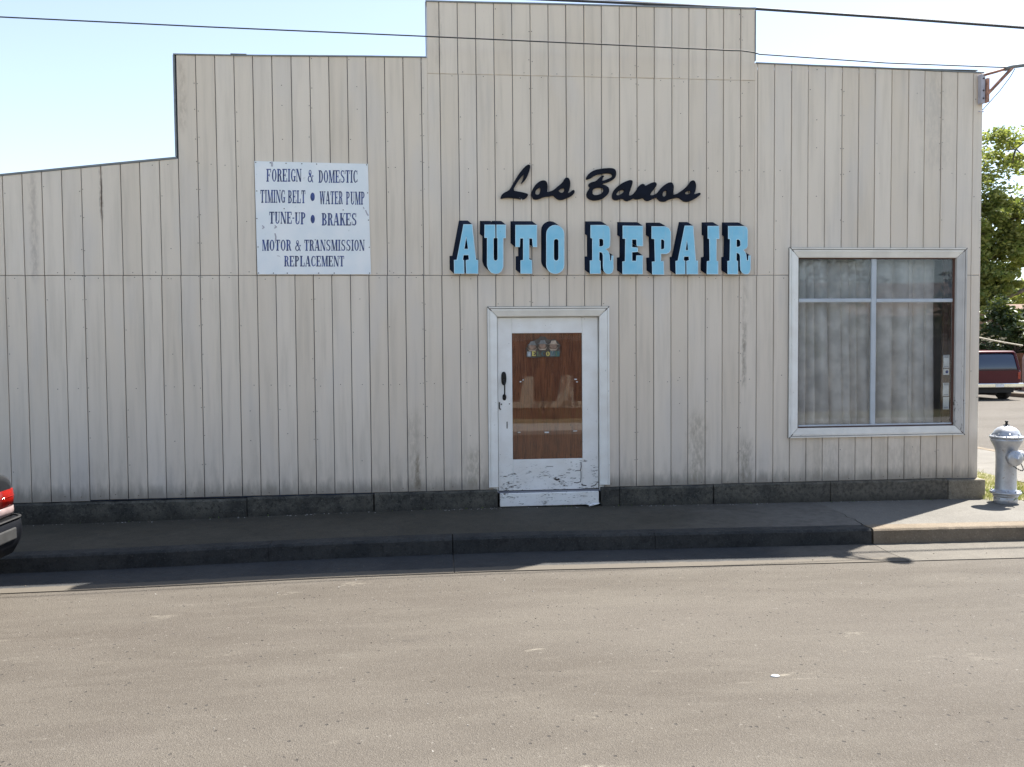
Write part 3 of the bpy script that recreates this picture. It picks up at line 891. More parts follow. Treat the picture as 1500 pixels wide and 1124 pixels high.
# ---------------------------------------------------------------- DOOR
casing(0.568, 1.963, 0.228, 2.283, 0.108, 'tlr', (M['white_h'], M['white_v']), 'door_casing', bld)
jm = MB(); jm.box(0.62, 0.676, 0.0305, 0.16, 0.17, 2.17); jm.box(1.856, 1.91, 0.0305, 0.16, 0.17, 2.17); jm.box(0.62, 1.91, 0.0305, 0.16, 2.171, 2.229)
obj('door_jamb', jm, M['white_v'], bld)
Dy0, Dy1 = 0.045, 0.088
PX0, PX1, PZ0, PZ1 = 0.850, 1.660, 0.535, 1.985
door = MB()
door.box(0.684, PX0 - 0.0008, Dy0, Dy1, 0.178, 2.165)              # lock stile
obj_door = obj('door', door, M['white_door'], bld, 0.004)
d2 = MB().box(PX1 + 0.0008, 1.846, Dy0, Dy1, 0.181, 2.165); obj('stile', d2, M['white_door'], obj_door, 0.005)
d3 = MB().box(PX0, PX1, Dy0 + 0.0015, Dy1, PZ1, 2.165); obj('top_rail', d3, M['white_door'], obj_door, 0.003)
d4 = MB().box(PX0, PX1, Dy0 + 0.0015, Dy1, 0.178, PZ0); obj('bottom_rail', d4, M['white_door'], obj_door, 0.003)
# loose split strips of the bottom rail (deep dark cracks)
ck = MB()
rc = random.Random(9)
for pts, w in (([(1.640, 0.49), (1.643, 0.44), (1.637, 0.40), (1.630, 0.39)], 0.010), ([(1.630, 0.392), (1.60, 0.395), (1.572, 0.388)], 0.006),
               ([(1.640, 0.38), (1.640, 0.31), (1.635, 0.26)], 0.008), ([(1.635, 0.262), (1.595, 0.25), (1.56, 0.255)], 0.009), ([(1.33, 0.305), (1.36, 0.29), (1.385, 0.30)], 0.020), ([(1.24, 0.45), (1.31, 0.448)], 0.005),
               ([(1.47, 0.37), (1.51, 0.368)], 0.006), ([(1.70, 0.215), (1.66, 0.222), (1.645, 0.235)], 0.012), ([(1.76, 0.205), (1.80, 0.215), (1.822, 0.235)], 0.010)):
    for a, b in zip(pts, pts[1:]):
        ax, az = a; bx, bz = b; L = math.hypot(bx - ax, bz - az) or 1; nx_, nz_ = -(bz - az) / L * w / 2, (bx - ax) / L * w / 2
        ex, ez = (bx - ax) * 0.08, (bz - az) * 0.08
        ck.hexa([(ax - nx_ - ex, Dy0 - 0.0012, az - nz_ - ez), (bx - nx_ + ex, Dy0 - 0.0012, bz - nz_ + ez), (bx - nx_ + ex, Dy0 + 0.004, bz - nz_ + ez), (ax - nx_ - ex, Dy0 + 0.004, az - nz_ - ez),
                 (ax + nx_ - ex, Dy0 - 0.0012, az + nz_ - ez), (bx + nx_ + ex, Dy0 - 0.0012, bz + nz_ + ez), (bx + nx_ + ex, Dy0 + 0.004, bz + nz_ + ez), (ax + nx_ - ex, Dy0 + 0.004, az + nz_ - ez)])
obj('split_wood', ck, M['nail'], obj_door)
pl = MB().box(PX0 + 0.001, PX1 - 0.001, Dy0 + 0.022, Dy0 + 0.036, PZ0 + 0.001, PZ1 - 0.001)
obj('plywood_panel', pl, M['plywood'], obj_door)
gp = MB().box(PX0 + 0.0015, PX1 - 0.0015, Dy0 + 0.010, Dy0 + 0.014, PZ0 + 0.0015, PZ1 - 0.0015)
obj('glass_pane', gp, M['glass_door'], obj_door)
# screws / scrap flecks on the plywood
sc_ = MB()
for x, z, w, h in ((1.245, 0.842, 0.05, 0.014), (0.925, 0.848, 0.03, 0.008), (1.575, 0.852, 0.045, 0.010), (0.945, 1.43, 0.02, 0.012), (0.975, 1.45, 0.016, 0.010), (1.585, 1.45, 0.03, 0.012), (1.60, 1.42, 0.02, 0.01)):
    sc_.box(x - w / 2, x + w / 2, Dy0 + 0.0075, Dy0 + 0.0098, z - h / 2, z + h / 2)
obj('tape_scrap', sc_, M['paper'], obj_door, 0.002)
# pull handle with thumb latch
hd = MB()
def plate(cx, cz, rx, rz, y0, y1, n=14, pw_=2.6):
    def ring(y, k): return [(cx + k * rx * math.copysign(abs(math.cos(a)) ** (2 / pw_), math.cos(a)), y, cz + k * rz * math.copysign(abs(math.sin(a)) ** (2 / pw_), math.sin(a))) for a in [2 * math.pi * i / n for i in range(n)]]
    hd.rings([ring(y1, 1), ring(y0 + 0.004, 1), ring(y0, 0.75)], smooth=True)
plate(0.752, 1.470, 0.030, 0.078, Dy0 - 0.012, Dy0)
plate(0.757, 1.255, 0.022, 0.036, Dy0 - 0.010, Dy0)
hd.tube([(0.753, Dy0 - 0.010, 1.45), (0.755, Dy0 - 0.045, 1.435), (0.757, Dy0 - 0.055, 1.38), (0.757, Dy0 - 0.052, 1.31), (0.757, Dy0 - 0.035, 1.27), (0.757, Dy0 - 0.008, 1.25)], [0.009, 0.010, 0.0085, 0.008, 0.009, 0.009], 8)
hd.box(0.742, 0.764, Dy0 - 0.040, Dy0 - 0.012, 1.447, 1.455)
obj('handle', hd, M['dark_metal'], obj_door)
lk = MB()
lk.tube([(0.700, Dy0 - 0.004, 1.20), (0.698, Dy0 - 0.004, 1.13), (0.715, Dy0 - 0.004, 1.115)], 0.007, 6)
lk.lathe([(0.0, -0.004), (0.009, -0.004), (0.009, 0.004)], (0.722, Dy0, 1.175), 8, 'y'); lk.lathe([(0.0, -0.003), (0.007, -0.003), (0.007, 0.004)], (0.815, Dy0, 1.178), 8, 'y')
obj('old_lock_plate', lk, M['dark_metal'], obj_door)
kh = MB().box(0.779, 0.792, Dy0 - 0.0015, Dy0 + 0.004, 0.895, 0.975); obj('keyhole_slot', kh, M['rubber'], obj_door, 0.002)
# kick board below the door
kb = MB().box(0.690, 1.835, -0.030, 0.11, 0.006, 0.158); obj('door_kick_board', kb, M['white'], bld, 0.006)
th = MB().box(0.667, 1.86, -0.004, 0.15, 0.160, 0.170); obj('threshold', th, M['backing'], bld)

# ---------------------------------------------------------------- WINDOW
win = MB()
win.box(4.212, 4.236, 0.0305, 0.12, 0.845, 2.852); win.box(6.150, 6.176, 0.0305, 0.12, 0.845, 2.852)
win.box(4.236, 6.150, 0.0305, 0.12, 2.836, 2.852); win.box(4.236, 6.150, 0.0305, 0.12, 0.845, 0.858)
win.box(4.10, 4.2115, 0.022, 0.0995, 0.74, 2.94); win.box(6.1765, 6.28, 0.022, 0.0995, 0.74, 2.94)
W = obj('window', win, M['brown_wood'], bld)
cs_ = casing(4.103, 6.285, 0.730, 2.958, 0.112, 'tlrb', (M['white_h'], M['white_v']), 'casing', W)
cs_[2].data.materials[0] = M['white_worn']; cs_[2]['label'] = 'right casing board with chalky worn paint'
mu = MB(); mu.box(5.132, 5.192, 0.026, 0.062, 0.859, 2.835); obj('mullion', mu, M['grey_wood'], W, 0.006)
t1 = MB().box(4.237, 5.131, 0.028, 0.060, 2.325, 2.368); obj('transom_bar', t1, M['grey_wood'], W, 0.005)
t2 = MB().box(5.193, 6.149, 0.028, 0.060, 2.322, 2.364); obj('transom_bar', t2, M['grey_wood'], W, 0.005)
dsi = MB().box(4.237, 6.149, 0.020, 0.058, 0.859, 0.876); obj('bottom_bead', dsi, M['grey_wood'], W, 0.003)
for x0, x1, z0, z1, mt in ((4.238, 5.130, 0.878, 2.323, 'glass'), (5.194, 6.148, 0.878, 2.320, 'glass'), (4.238, 5.130, 2.370, 2.834, 'glass_hazy'), (5.194, 6.148, 2.366, 2.834, 'glass_hazy')):
    obj('pane', MB().box(x0, x1, 0.042, 0.046, z0, z1), M[mt], W)
# stickers on the inside of the right pane
for x0, x1, z0, z1 in ((6.052, 6.128, 1.535, 1.690), (6.052, 6.126, 1.450, 1.525), (6.050, 6.126, 1.195, 1.355), (6.054, 6.130, 1.035, 1.185)):
    s_ = MB().box(x0, x1, 0.0465, 0.0480, z0, z1)
    so = obj('sticker', s_, M['paper'], W)
    if z1 < 1.53 and z0 > 1.4:
        dk_ = MB().lathe([(0, 0.0), (0.019, 0.0), (0.019, 0.0016), (0, 0.0016)], (6.098, 0.0445, 1.487), 12, 'y'); obj('sticker_print', dk_, M['sign_ink'], W)
ink = MB()
for z in (1.676, 1.66, 1.55, 1.34, 1.328, 1.21, 1.05, 1.06):
    ink.box(6.062, 6.118, 0.0440, 0.0462, z, z + 0.004)
obj('sticker_print', ink, M['sign_ink'], W)


# curtains hang inside: two cloths with real folds
def curtain(x0, x1, z0, z1, ph, label):
    r = random.Random(ph); nx_, nz_ = 220, 14
    fr = [(r.uniform(11, 14), r.uniform(0, 6)), (r.uniform(30, 44), r.uniform(0, 6)), (r.uniform(8, 13), r.uniform(0, 6))]
    mb = MB()
    for j in range(nz_ + 1):
        v = j / nz_; z = z1 + (z0 - z1) * v
        for i in range(nx_ + 1):
            u = i / nx_; amp = 0.042 + 0.028 * v
            drift = 0.10 * v * math.sin(3.1 * u + ph) + 0.05 * v * v * math.sin(7 * u + ph * 2)
            uu = (u + drift * 0.4) * (x1 - x0)
            f = 0.9 * (1 - 2 * abs(math.sin(fr[0][0] * uu + fr[0][1])) ** 0.45) + 0.5 * (1 - 2 * abs(math.sin(fr[1][0] * 0.5 * uu + fr[1][1])) ** 0.5) + 0.8 * math.sin(fr[2][0] * uu + fr[2][1])
            mb.v.append((x0 + (x1 - x0) * u + 0.006 * math.sin(40 * u), 0.24 + amp * f * 0.9, z))
    for j in range(nz_):
        for i in range(nx_):
            b = j * (nx_ + 1) + i; mb.f.append((b, b + 1, b + nx_ + 2, b + nx_ + 1)); mb.sm.append(True)
    o = obj('curtain', mb, M['curtain'], None, recalc=False)
    sol = o.modifiers.new('thickness', 'SOLIDIFY'); sol.thickness = 0.003
    tag(o, label, 'curtain', 'curtains behind the shop window')
curtain(4.16, 5.175, 0.80, 2.93, 3, 'grey cloth curtain hanging in folds behind the left half of the window')
curtain(5.185, 6.05, 0.80, 2.93, 8, 'grey cloth curtain behind the right half of the window, ending beside the stickers')
rod = MB().tube([(4.1, 0.19, 2.95), (6.3, 0.19, 2.95)], 0.008, 8); obj('curtain_rod', rod, M['steel_pale'], bld)
ip = MB().box(6.10, 6.30, 0.125, 0.165, 0.85, 2.85); obj('inner_post', ip, M['brown_wood'], bld)

BLOCK_LETTERS = [('A',[(0.307,3.2001),(0.4054,3.2006),(0.4447,2.8069),(0.4689,2.8051),(0.4673,2.6509),(0.3299,2.6509),(0.3277,2.8001),(0.3626,2.8097),(0.3582,2.8578),(0.3071,2.8577),(0.2969,2.8096),(0.3103,2.8),(0.3106,2.6509),(0.1968,2.651),(0.1966,2.8047),(0.2274,2.8066)],[(0.3383,3.0642),(0.3542,2.9279),(0.3156,2.9278)]),('U',[(0.5426,3.1975),(0.6618,3.1981),(0.6633,3.051),(0.6438,3.0461),(0.6417,2.8246),(0.6483,2.8034),(0.6628,2.7976),(0.6775,2.8034),(0.6844,2.8198),(0.6865,3.0463),(0.6749,3.051),(0.6763,3.1982),(0.7832,3.1988),(0.7818,3.0486),(0.7526,3.0465),(0.7497,2.7282),(0.7298,2.6799),(0.6955,2.6528),(0.6565,2.649),(0.6129,2.6606),(0.5793,2.6991),(0.5652,2.7474),(0.5682,3.0506),(0.5392,3.0505)],None),('T',[(0.8883,3.1964),(1.1344,3.1977),(1.1326,2.9493),(1.0836,2.9491),(1.0765,3.0429),(1.0452,3.0457),(1.0434,2.8107),(1.0747,2.8039),(1.0764,2.6508),(0.9423,2.6508),(0.9435,2.8009),(0.9729,2.8057),(0.9748,3.0454),(0.9426,3.0453),(0.9369,2.9487),(0.8862,2.9486)],None),('O',[(1.2367,3.0967),(1.2419,3.1281),(1.2568,3.1565),(1.2797,3.1791),(1.3086,3.1936),(1.3405,3.1988),(1.3724,3.194),(1.4011,3.1797),(1.4238,3.1573),(1.4383,3.129),(1.4432,3.0976),(1.4411,2.751),(1.4358,2.7194),(1.4209,2.6909),(1.3979,2.6683),(1.3689,2.6538),(1.3369,2.6488),(1.305,2.6538),(1.2762,2.6683),(1.2535,2.6909),(1.2391,2.7193),(1.2342,2.7508)],[(1.3245,3.0157),(1.328,3.0283),(1.3375,3.0376),(1.3503,3.041),(1.3631,3.0377),(1.3724,3.0285),(1.3757,3.0159),(1.3745,2.8238),(1.371,2.8111),(1.3615,2.8019),(1.3487,2.7985),(1.3359,2.8018),(1.3266,2.8111),(1.3233,2.8237)]),('R',[(1.7422,3.1996),(1.9178,3.2005),(1.9507,3.1877),(1.9675,3.1519),(1.9701,3.0657),(1.9668,2.9651),(1.9498,2.9399),(1.9204,2.929),(1.9387,2.9147),(1.9569,2.8859),(1.9641,2.8571),(1.9661,2.8031),(1.9786,2.7995),(1.9825,2.8572),(2.0046,2.8572),(2.0055,2.7059),(1.9928,2.6662),(1.967,2.6496),(1.9376,2.6467),(1.9119,2.6554),(1.89,2.6842),(1.8829,2.7346),(1.8834,2.857),(1.8761,2.8821),(1.8615,2.8929),(1.8432,2.8929),(1.8428,2.803),(1.856,2.7958),(1.8583,2.6518),(1.7337,2.6497),(1.7329,2.8007),(1.7607,2.8029),(1.7619,3.047),(1.7415,3.0541)],[(1.8439,3.0437),(1.8732,3.0438),(1.8878,3.0295),(1.889,2.9792),(1.8765,2.9612),(1.8435,2.959)]),('E',[(2.1124,3.1943),(2.3484,3.1933),(2.3479,2.9626),(2.274,2.9624),(2.2704,3.0381),(2.2225,3.0379),(2.2222,2.9514),(2.2887,2.948),(2.2886,2.8974),(2.2221,2.8937),(2.2218,2.7962),(2.2661,2.7963),(2.27,2.8577),(2.3477,2.8578),(2.3435,2.6445),(2.1084,2.6445),(2.1074,2.7889),(2.1369,2.794),(2.1414,3.0448),(2.1119,3.0461)],None),('P',[(2.4467,3.1885),(2.6064,3.1893),(2.6501,3.1679),(2.6732,3.1254),(2.6731,2.9317),(2.6539,2.8928),(2.618,2.8749),(2.5583,2.8748),(2.5582,2.7996),(2.5884,2.7919),(2.5938,2.6404),(2.4545,2.642),(2.4508,2.7878),(2.485,2.7917),(2.479,3.0434),(2.4465,3.0471)],[(2.5578,3.0391),(2.5816,3.0392),(2.595,3.0211),(2.5949,2.9416),(2.5815,2.9307),(2.5577,2.9306)]),('A',[(2.8337,3.198),(2.9346,3.1985),(2.9647,2.8044),(2.9909,2.7972),(2.991,2.6443),(2.8546,2.6444),(2.8524,2.797),(2.8846,2.8065),(2.8801,2.8457),(2.8277,2.8457),(2.8225,2.8064),(2.8397,2.797),(2.8412,2.6444),(2.7291,2.6444),(2.7254,2.7947),(2.7516,2.8005)],[(2.8621,3.0329),(2.8726,2.9212),(2.8472,2.9212)]),('I',[(3.1031,3.195),(3.2382,3.1979),(3.2423,3.0488),(3.2084,3.0472),(3.2088,2.8011),(3.2299,2.7953),(3.2279,2.6443),(3.0924,2.6443),(3.0945,2.7937),(3.126,2.7996),(3.122,3.0469),(3.1032,3.0519)],None),('R',[(3.3436,3.1962),(3.5361,3.1972),(3.5664,3.1849),(3.5779,3.1522),(3.5785,2.9697),(3.5634,2.9405),(3.5294,2.9221),(3.5484,2.9002),(3.5621,2.8674),(3.5676,2.8052),(3.5828,2.8053),(3.5864,2.8601),(3.6129,2.8602),(3.6134,2.7028),(3.6007,2.6625),(3.5757,2.6442),(3.5416,2.6442),(3.5112,2.6589),(3.4922,2.6918),(3.4867,2.743),(3.4864,2.8526),(3.4765,2.8782),(3.4462,2.8905),(3.4442,2.8029),(3.4616,2.7956),(3.4643,2.6442),(3.3388,2.6443),(3.3369,2.7954),(3.3633,2.8013),(3.3666,3.0456),(3.3439,3.0492)],[(3.4459,3.0423),(3.4723,3.0424),(3.489,3.0205),(3.4914,2.9768),(3.4763,2.9607),(3.4461,2.9584)])]
SCRIPT_LETTERS = [('L',[(0.7262,3.5035),(0.738,3.534),(0.7652,3.5609),(0.8193,3.5842),(0.8504,3.6263),(0.8974,3.7104),(0.9443,3.7831),(0.9988,3.8484),(1.0377,3.8777),(1.0647,3.878),(1.0684,3.8492),(1.0564,3.8034),(1.0288,3.7346),(0.9976,3.6924),(0.9626,3.6616),(0.9603,3.6692),(0.9784,3.7036),(0.9982,3.7723),(0.9944,3.7723),(0.9515,3.7262),(0.9047,3.6572),(0.8694,3.5884),(0.9194,3.5774),(0.9888,3.5666),(1.0467,3.5481),(1.0271,3.5136),(0.996,3.4905),(0.965,3.4902),(0.8956,3.5011),(0.8186,3.5081),(0.7646,3.5038),(0.7338,3.4944)],[]),('os',[(1.0776,3.5369),(1.0818,3.5827),(1.1054,3.6287),(1.1445,3.6748),(1.1912,3.702),(1.23,3.7046),(1.2531,3.6873),(1.2646,3.6531),(1.2619,3.6072),(1.2562,3.5728),(1.2835,3.5784),(1.3224,3.5925),(1.3615,3.6234),(1.4085,3.6621),(1.4399,3.693),(1.4557,3.7275),(1.483,3.7393),(1.5064,3.7319),(1.5218,3.6938),(1.5214,3.6402),(1.5095,3.5941),(1.4898,3.5633),(1.5171,3.5712),(1.5407,3.5944),(1.5603,3.6023),(1.5735,3.5832),(1.5639,3.5563),(1.5247,3.5253),(1.4699,3.5019),(1.423,3.4862),(1.384,3.4897),(1.3453,3.5162),(1.3299,3.539),(1.2987,3.5311),(1.252,3.5231),(1.2053,3.515),(1.1664,3.4956),(1.1276,3.4877),(1.0966,3.4951)],[[(1.1204,3.5601),(1.1283,3.5907),(1.1595,3.6177),(1.1813,3.6256),(1.181,3.5836),(1.1668,3.5491),(1.1435,3.5413),(1.1265,3.5465)],[(1.3847,3.593),(1.4238,3.6163),(1.4511,3.6204),(1.4548,3.5937),(1.4391,3.5706),(1.4196,3.5643),(1.3963,3.574)]]),('B',[(1.7009,3.7238),(1.7077,3.7494),(1.7418,3.7923),(1.7999,3.826),(1.8871,3.8431),(1.9841,3.8517),(2.0327,3.8428),(2.052,3.8099),(2.0469,3.7577),(2.0225,3.7242),(1.9641,3.6952),(1.9058,3.6785),(1.8767,3.6688),(1.9348,3.6523),(1.9687,3.6241),(1.9685,3.5767),(1.9344,3.5337),(1.8857,3.5001),(1.8274,3.4854),(1.7693,3.485),(1.721,3.5083),(1.7038,3.546),(1.7215,3.5935),(1.7507,3.6316),(1.7314,3.6456),(1.7296,3.6693),(1.7606,3.6885),(1.809,3.6984),(1.843,3.7272),(1.8771,3.7606),(1.9014,3.7666),(1.912,3.7582),(1.8886,3.7257),(1.8817,3.7058),(1.8963,3.7059),(1.9545,3.7264),(1.9983,3.7477),(2.0081,3.7715),(1.9888,3.7902),(1.9354,3.7944),(1.8578,3.7794),(1.8094,3.7694),(1.7608,3.7358),(1.7172,3.7183)],[[(1.7745,3.5655),(1.7795,3.6035),(1.8087,3.6246),(1.8572,3.6307),(1.9008,3.6235),(1.9055,3.5999),(1.8879,3.5713),(1.8471,3.5472),(1.8083,3.5421),(1.7841,3.5486)]]),('anos',[(2.0004,3.5295),(2.0074,3.577),(2.0416,3.6248),(2.1002,3.6728),(2.1685,3.7067),(2.2173,3.7196),(2.2416,3.7075),(2.2367,3.6741),(2.217,3.6169),(2.1973,3.5597),(2.1972,3.5407),(2.2265,3.5457),(2.2559,3.5697),(2.2853,3.608),(2.3148,3.6559),(2.349,3.6771),(2.3784,3.6708),(2.3832,3.6518),(2.4126,3.6663),(2.4617,3.6906),(2.496,3.6976),(2.5186,3.6864),(2.5185,3.6578),(2.491,3.6194),(2.4517,3.5714),(2.4418,3.5475),(2.4811,3.5478),(2.5302,3.5768),(2.5696,3.6297),(2.6188,3.6731),(2.668,3.6974),(2.7024,3.693),(2.7192,3.6597),(2.7172,3.6024),(2.7073,3.5545),(2.7566,3.5645),(2.8059,3.5984),(2.8652,3.642),(2.9047,3.6902),(2.9196,3.7142),(2.9492,3.7241),(2.972,3.7052),(2.9819,3.6622),(2.976,3.6047),(2.9542,3.5614),(2.9889,3.5712),(3.0137,3.581),(3.0355,3.5764),(3.0315,3.5572),(2.9939,3.5282),(2.9444,3.499),(2.8949,3.4794),(2.8454,3.4791),(2.8059,3.5027),(2.7763,3.5264),(2.7072,3.5143),(2.6678,3.5016),(2.6186,3.4773),(2.5792,3.477),(2.5399,3.4958),(2.5154,3.529),(2.4712,3.5048),(2.4221,3.4806),(2.3829,3.4898),(2.3683,3.5183),(2.3144,3.5035),(2.2753,3.4985),(2.2558,3.5126),(2.2166,3.4932),(2.1775,3.4787),(2.1434,3.4879),(2.124,3.5115),(2.0703,3.4921),(2.0314,3.4899),(2.0071,3.5058)],[[(2.0462,3.5508),(2.0707,3.5871),(2.1194,3.6113),(2.1438,3.6049),(2.134,3.5782),(2.0998,3.5541),(2.0656,3.5415)],[(2.5842,3.5534),(2.599,3.5918),(2.6335,3.6064),(2.6403,3.5969),(2.6304,3.5443),(2.5989,3.5297)],[(2.8454,3.5796),(2.8949,3.6039),(2.9196,3.5994),(2.9146,3.5754),(2.8899,3.5608),(2.8603,3.5606)]])]
SIGN_WORDS = [('FOREIGN',[(-1.844,3.8016),(-1.462,3.8059),(-1.4646,3.6659),(-1.8469,3.6621)]),('&',[(-1.4002,3.7962),(-1.3337,3.7969),(-1.3362,3.6597),(-1.4027,3.6591)]),('DOMESTIC',[(-1.282,3.793),(-0.8508,3.7978),(-0.8531,3.66),(-1.2844,3.6557)]),('TIMING',[(-1.9145,3.5724),(-1.6431,3.5749),(-1.6459,3.4333),(-1.9175,3.4313)]),('BELT',[(-1.6167,3.5706),(-1.425,3.5724),(-1.4276,3.4305),(-1.6195,3.4291)]),('*',[(-1.3752,3.5474),(-1.3234,3.5479),(-1.3251,3.4552),(-1.3769,3.4548)]),('WATER',[(-1.2742,3.5632),(-1.0187,3.5655),(-1.0211,3.4231),(-1.2768,3.4212)]),('PUMP',[(-0.9875,3.5613),(-0.7753,3.5631),(-0.7776,3.4204),(-0.9898,3.4188)]),('TUNE',[(-1.8242,3.3352),(-1.5741,3.3369),(-1.5766,3.2054),(-1.8268,3.2041)]),('-',[(-1.5723,3.2772),(-1.5516,3.2773),(-1.552,3.2564),(-1.5727,3.2563)]),('UP',[(-1.5476,3.3311),(-1.422,3.3319),(-1.4245,3.1988),(-1.5502,3.1981)]),('*',[(-1.3767,3.3038),(-1.3278,3.3041),(-1.3295,3.2113),(-1.3784,3.211)]),('BRAKES',[(-1.2563,3.324),(-0.8689,3.3265),(-0.8711,3.1896),(-1.2587,3.1876)]),('MOTOR',[(-1.9067,3.0293),(-1.5873,3.0304),(-1.5896,2.9091),(-1.9092,2.9084)]),('&',[(-1.5505,3.0261),(-1.4839,3.0263),(-1.4862,2.9064),(-1.5527,2.9062)]),('TRANSMISSION',[(-1.4513,3.0309),(-0.7882,3.0333),(-0.7901,2.911),(-1.4536,2.9094)]),('REPLACEMENT',[(-1.6719,2.8535),(-1.0156,2.8547),(-1.0176,2.737),(-1.6742,2.7366)])]


# ================================================================== LETTERING
def chaikin(l, n=2):
    for _ in range(n):
        o = []
        for i in range(len(l)):
            a, b = l[i], l[(i + 1) % len(l)]
            o.append((a[0] * .75 + b[0] * .25, a[1] * .75 + b[1] * .25)); o.append((a[0] * .25 + b[0] * .75, a[1] * .25 + b[1] * .75))
        l = o
    return l


def dens(l, maxd):
    o = []
    for i in range(len(l)):
        a, b = l[i], l[(i + 1) % len(l)]
        o.append(a); d = math.dist(a, b); n = int(d / maxd)
        for k in range(1, n): o.append((a[0] + (b[0] - a[0]) * k / n, a[1] + (b[1] - a[1]) * k / n))
    return o


root = empty('auto_repair_sign', (0.25, 0, 2.64), 0, 'wide sign of thick pale blue slab letters with navy block shade reading AUTO REPAIR', 'sign')
ox, oz = 0.25, 2.64
YF, DXS, DZS = -0.075, -0.048, 0.052
for ch, outer, hole in BLOCK_LETTERS:
    o_ = [(x - ox, z - oz) for x, z in outer]; h_ = [[(x - ox, z - oz) for x, z in hole]] if hole else []
    face = MB().prism(o_, h_, lambda x, z: (x, YF, z), lambda x, z: (x, YF + 0.006, z))
    f = obj('letter', face, M['letter_blue'], root)
    # thin pale border bead round the face
    def inset_loop(l, d):
        n = len(l); out = []
        A = sum(l[i][0] * l[(i + 1) % n][1] - l[(i + 1) % n][0] * l[i][1] for i in range(n)) / 2
        sg = 1 if A > 0 else -1
        for i in range(n):
            p0, p1, p2 = Vector(l[i - 1]), Vector(l[i]), Vector(l[(i + 1) % n])
            e1, e2 = (p1 - p0), (p2 - p1)
            if e1.length < 1e-6 or e2.length < 1e-6: out.append(tuple(p1)); continue
            n1 = Vector((-e1.y, e1.x)).normalized() * sg; n2 = Vector((-e2.y, e2.x)).normalized() * sg
            k = n1 + n2
            if k.length < 0.3: out.append(tuple(p1 + n1 * d)); continue
            out.append(tuple(p1 + k * (d / max(0.35, k.dot(n1)) )))
        return out
    bd = MB()
    for l, sgn in [(o_, 1)] + [(h, -1) for h in h_]:
        a = inset_loop(l, 0.0008 * sgn); b_ = inset_loop(l, 0.0058 * sgn)
        n = len(a)
        for i in range(n):
            j = (i + 1) % n
            bd.hexa([(a[i][0], YF - 0.0015, a[i][1]), (a[j][0], YF - 0.0015, a[j][1]), (a[j][0], YF + 0.001, a[j][1]), (a[i][0], YF + 0.001, a[i][1]),
                     (b_[i][0], YF - 0.0015, b_[i][1]), (b_[j][0], YF - 0.0015, b_[j][1]), (b_[j][0], YF + 0.001, b_[j][1]), (b_[i][0], YF + 0.001, b_[i][1])])
    obj('letter_border', bd, M['letter_edge'], f)
    blk = MB().prism(o_, h_, lambda x, z: (x, YF + 0.0065, z), lambda x, z: (x + DXS, -0.004, z + DZS))
    obj('letter_shade', blk, M['letter_navy'], f)

root = empty('script_sign', (1.5, 0, 3.5), 0, 'black brush script lettering reading Los Banos above the blue block letters', 'sign')
ox, oz = 1.5, 3.5
for ch, outer, holes in SCRIPT_LETTERS:
    o_ = chaikin([(x - ox, z - oz) for x, z in outer], 1); h_ = [chaikin([(x - ox, z - oz) for x, z in h], 1) for h in holes]
    f = MB().prism(o_, h_, lambda x, z: (x, -0.034, z), lambda x, z: (x, -0.004, z))
    sl = obj('letter', f, M['script'], root)
    if ch == 'L':
        nk = MB()
        for x, z, dx, dz in ((0.965, 3.484, 0.008, 0.02), (1.055, 3.482, 0.006, 0.010), (0.945, 3.505, 0.003, 0.006)):
            nk.box(x - ox - dx / 2, x - ox + dx / 2, -0.0352, -0.033, z - oz - dz / 2, z - oz + dz / 2)
        obj('chipped_paint', nk, M['paper'], sl, 0.002)

# ---------------------------------------------------------------- painted service board
sign = empty('service_sign', (-1.35, 0, 3.26), 0, 'white square board lettered in navy with FOREIGN & DOMESTIC and a list of car services', 'sign')
sx, sz = -1.35, 3.26
Q = [(-1.969, 3.885), (-0.742, 3.869), (-0.727, 2.650), (-1.962, 2.650)]
Q = [(a - sx, b - sz) for a, b in Q]
pn = MB().hexa([(Q[3][0], -0.012, Q[3][1]), (Q[2][0], -0.012, Q[2][1]), (Q[2][0], -0.001, Q[2][1]), (Q[3][0], -0.001, Q[3][1]),
                (Q[0][0], -0.012, Q[0][1]), (Q[1][0], -0.012, Q[1][1]), (Q[1][0], -0.001, Q[1][1]), (Q[0][0], -0.001, Q[0][1])])
t = NT('white_sign_paint')
n1 = t.noise(4, 4); n2 = t.noise(17, 4, 0.7)
c = t.mix(t.smooth(n1, 0.3, 0.7), (0.84, 0.86, 0.87), (0.76, 0.81, 0.84))
c = t.mix(t.math('MULTIPLY', t.smooth(n2, 0.66, 0.72), 0.35), c, (0.42, 0.44, 0.42))
M['sign_white'] = t.pbsdf(c, 0.45, 0, t.bump(n2, 0.05, 0.002), 0.4)
obj('panel', pn, M['sign_white'], sign)


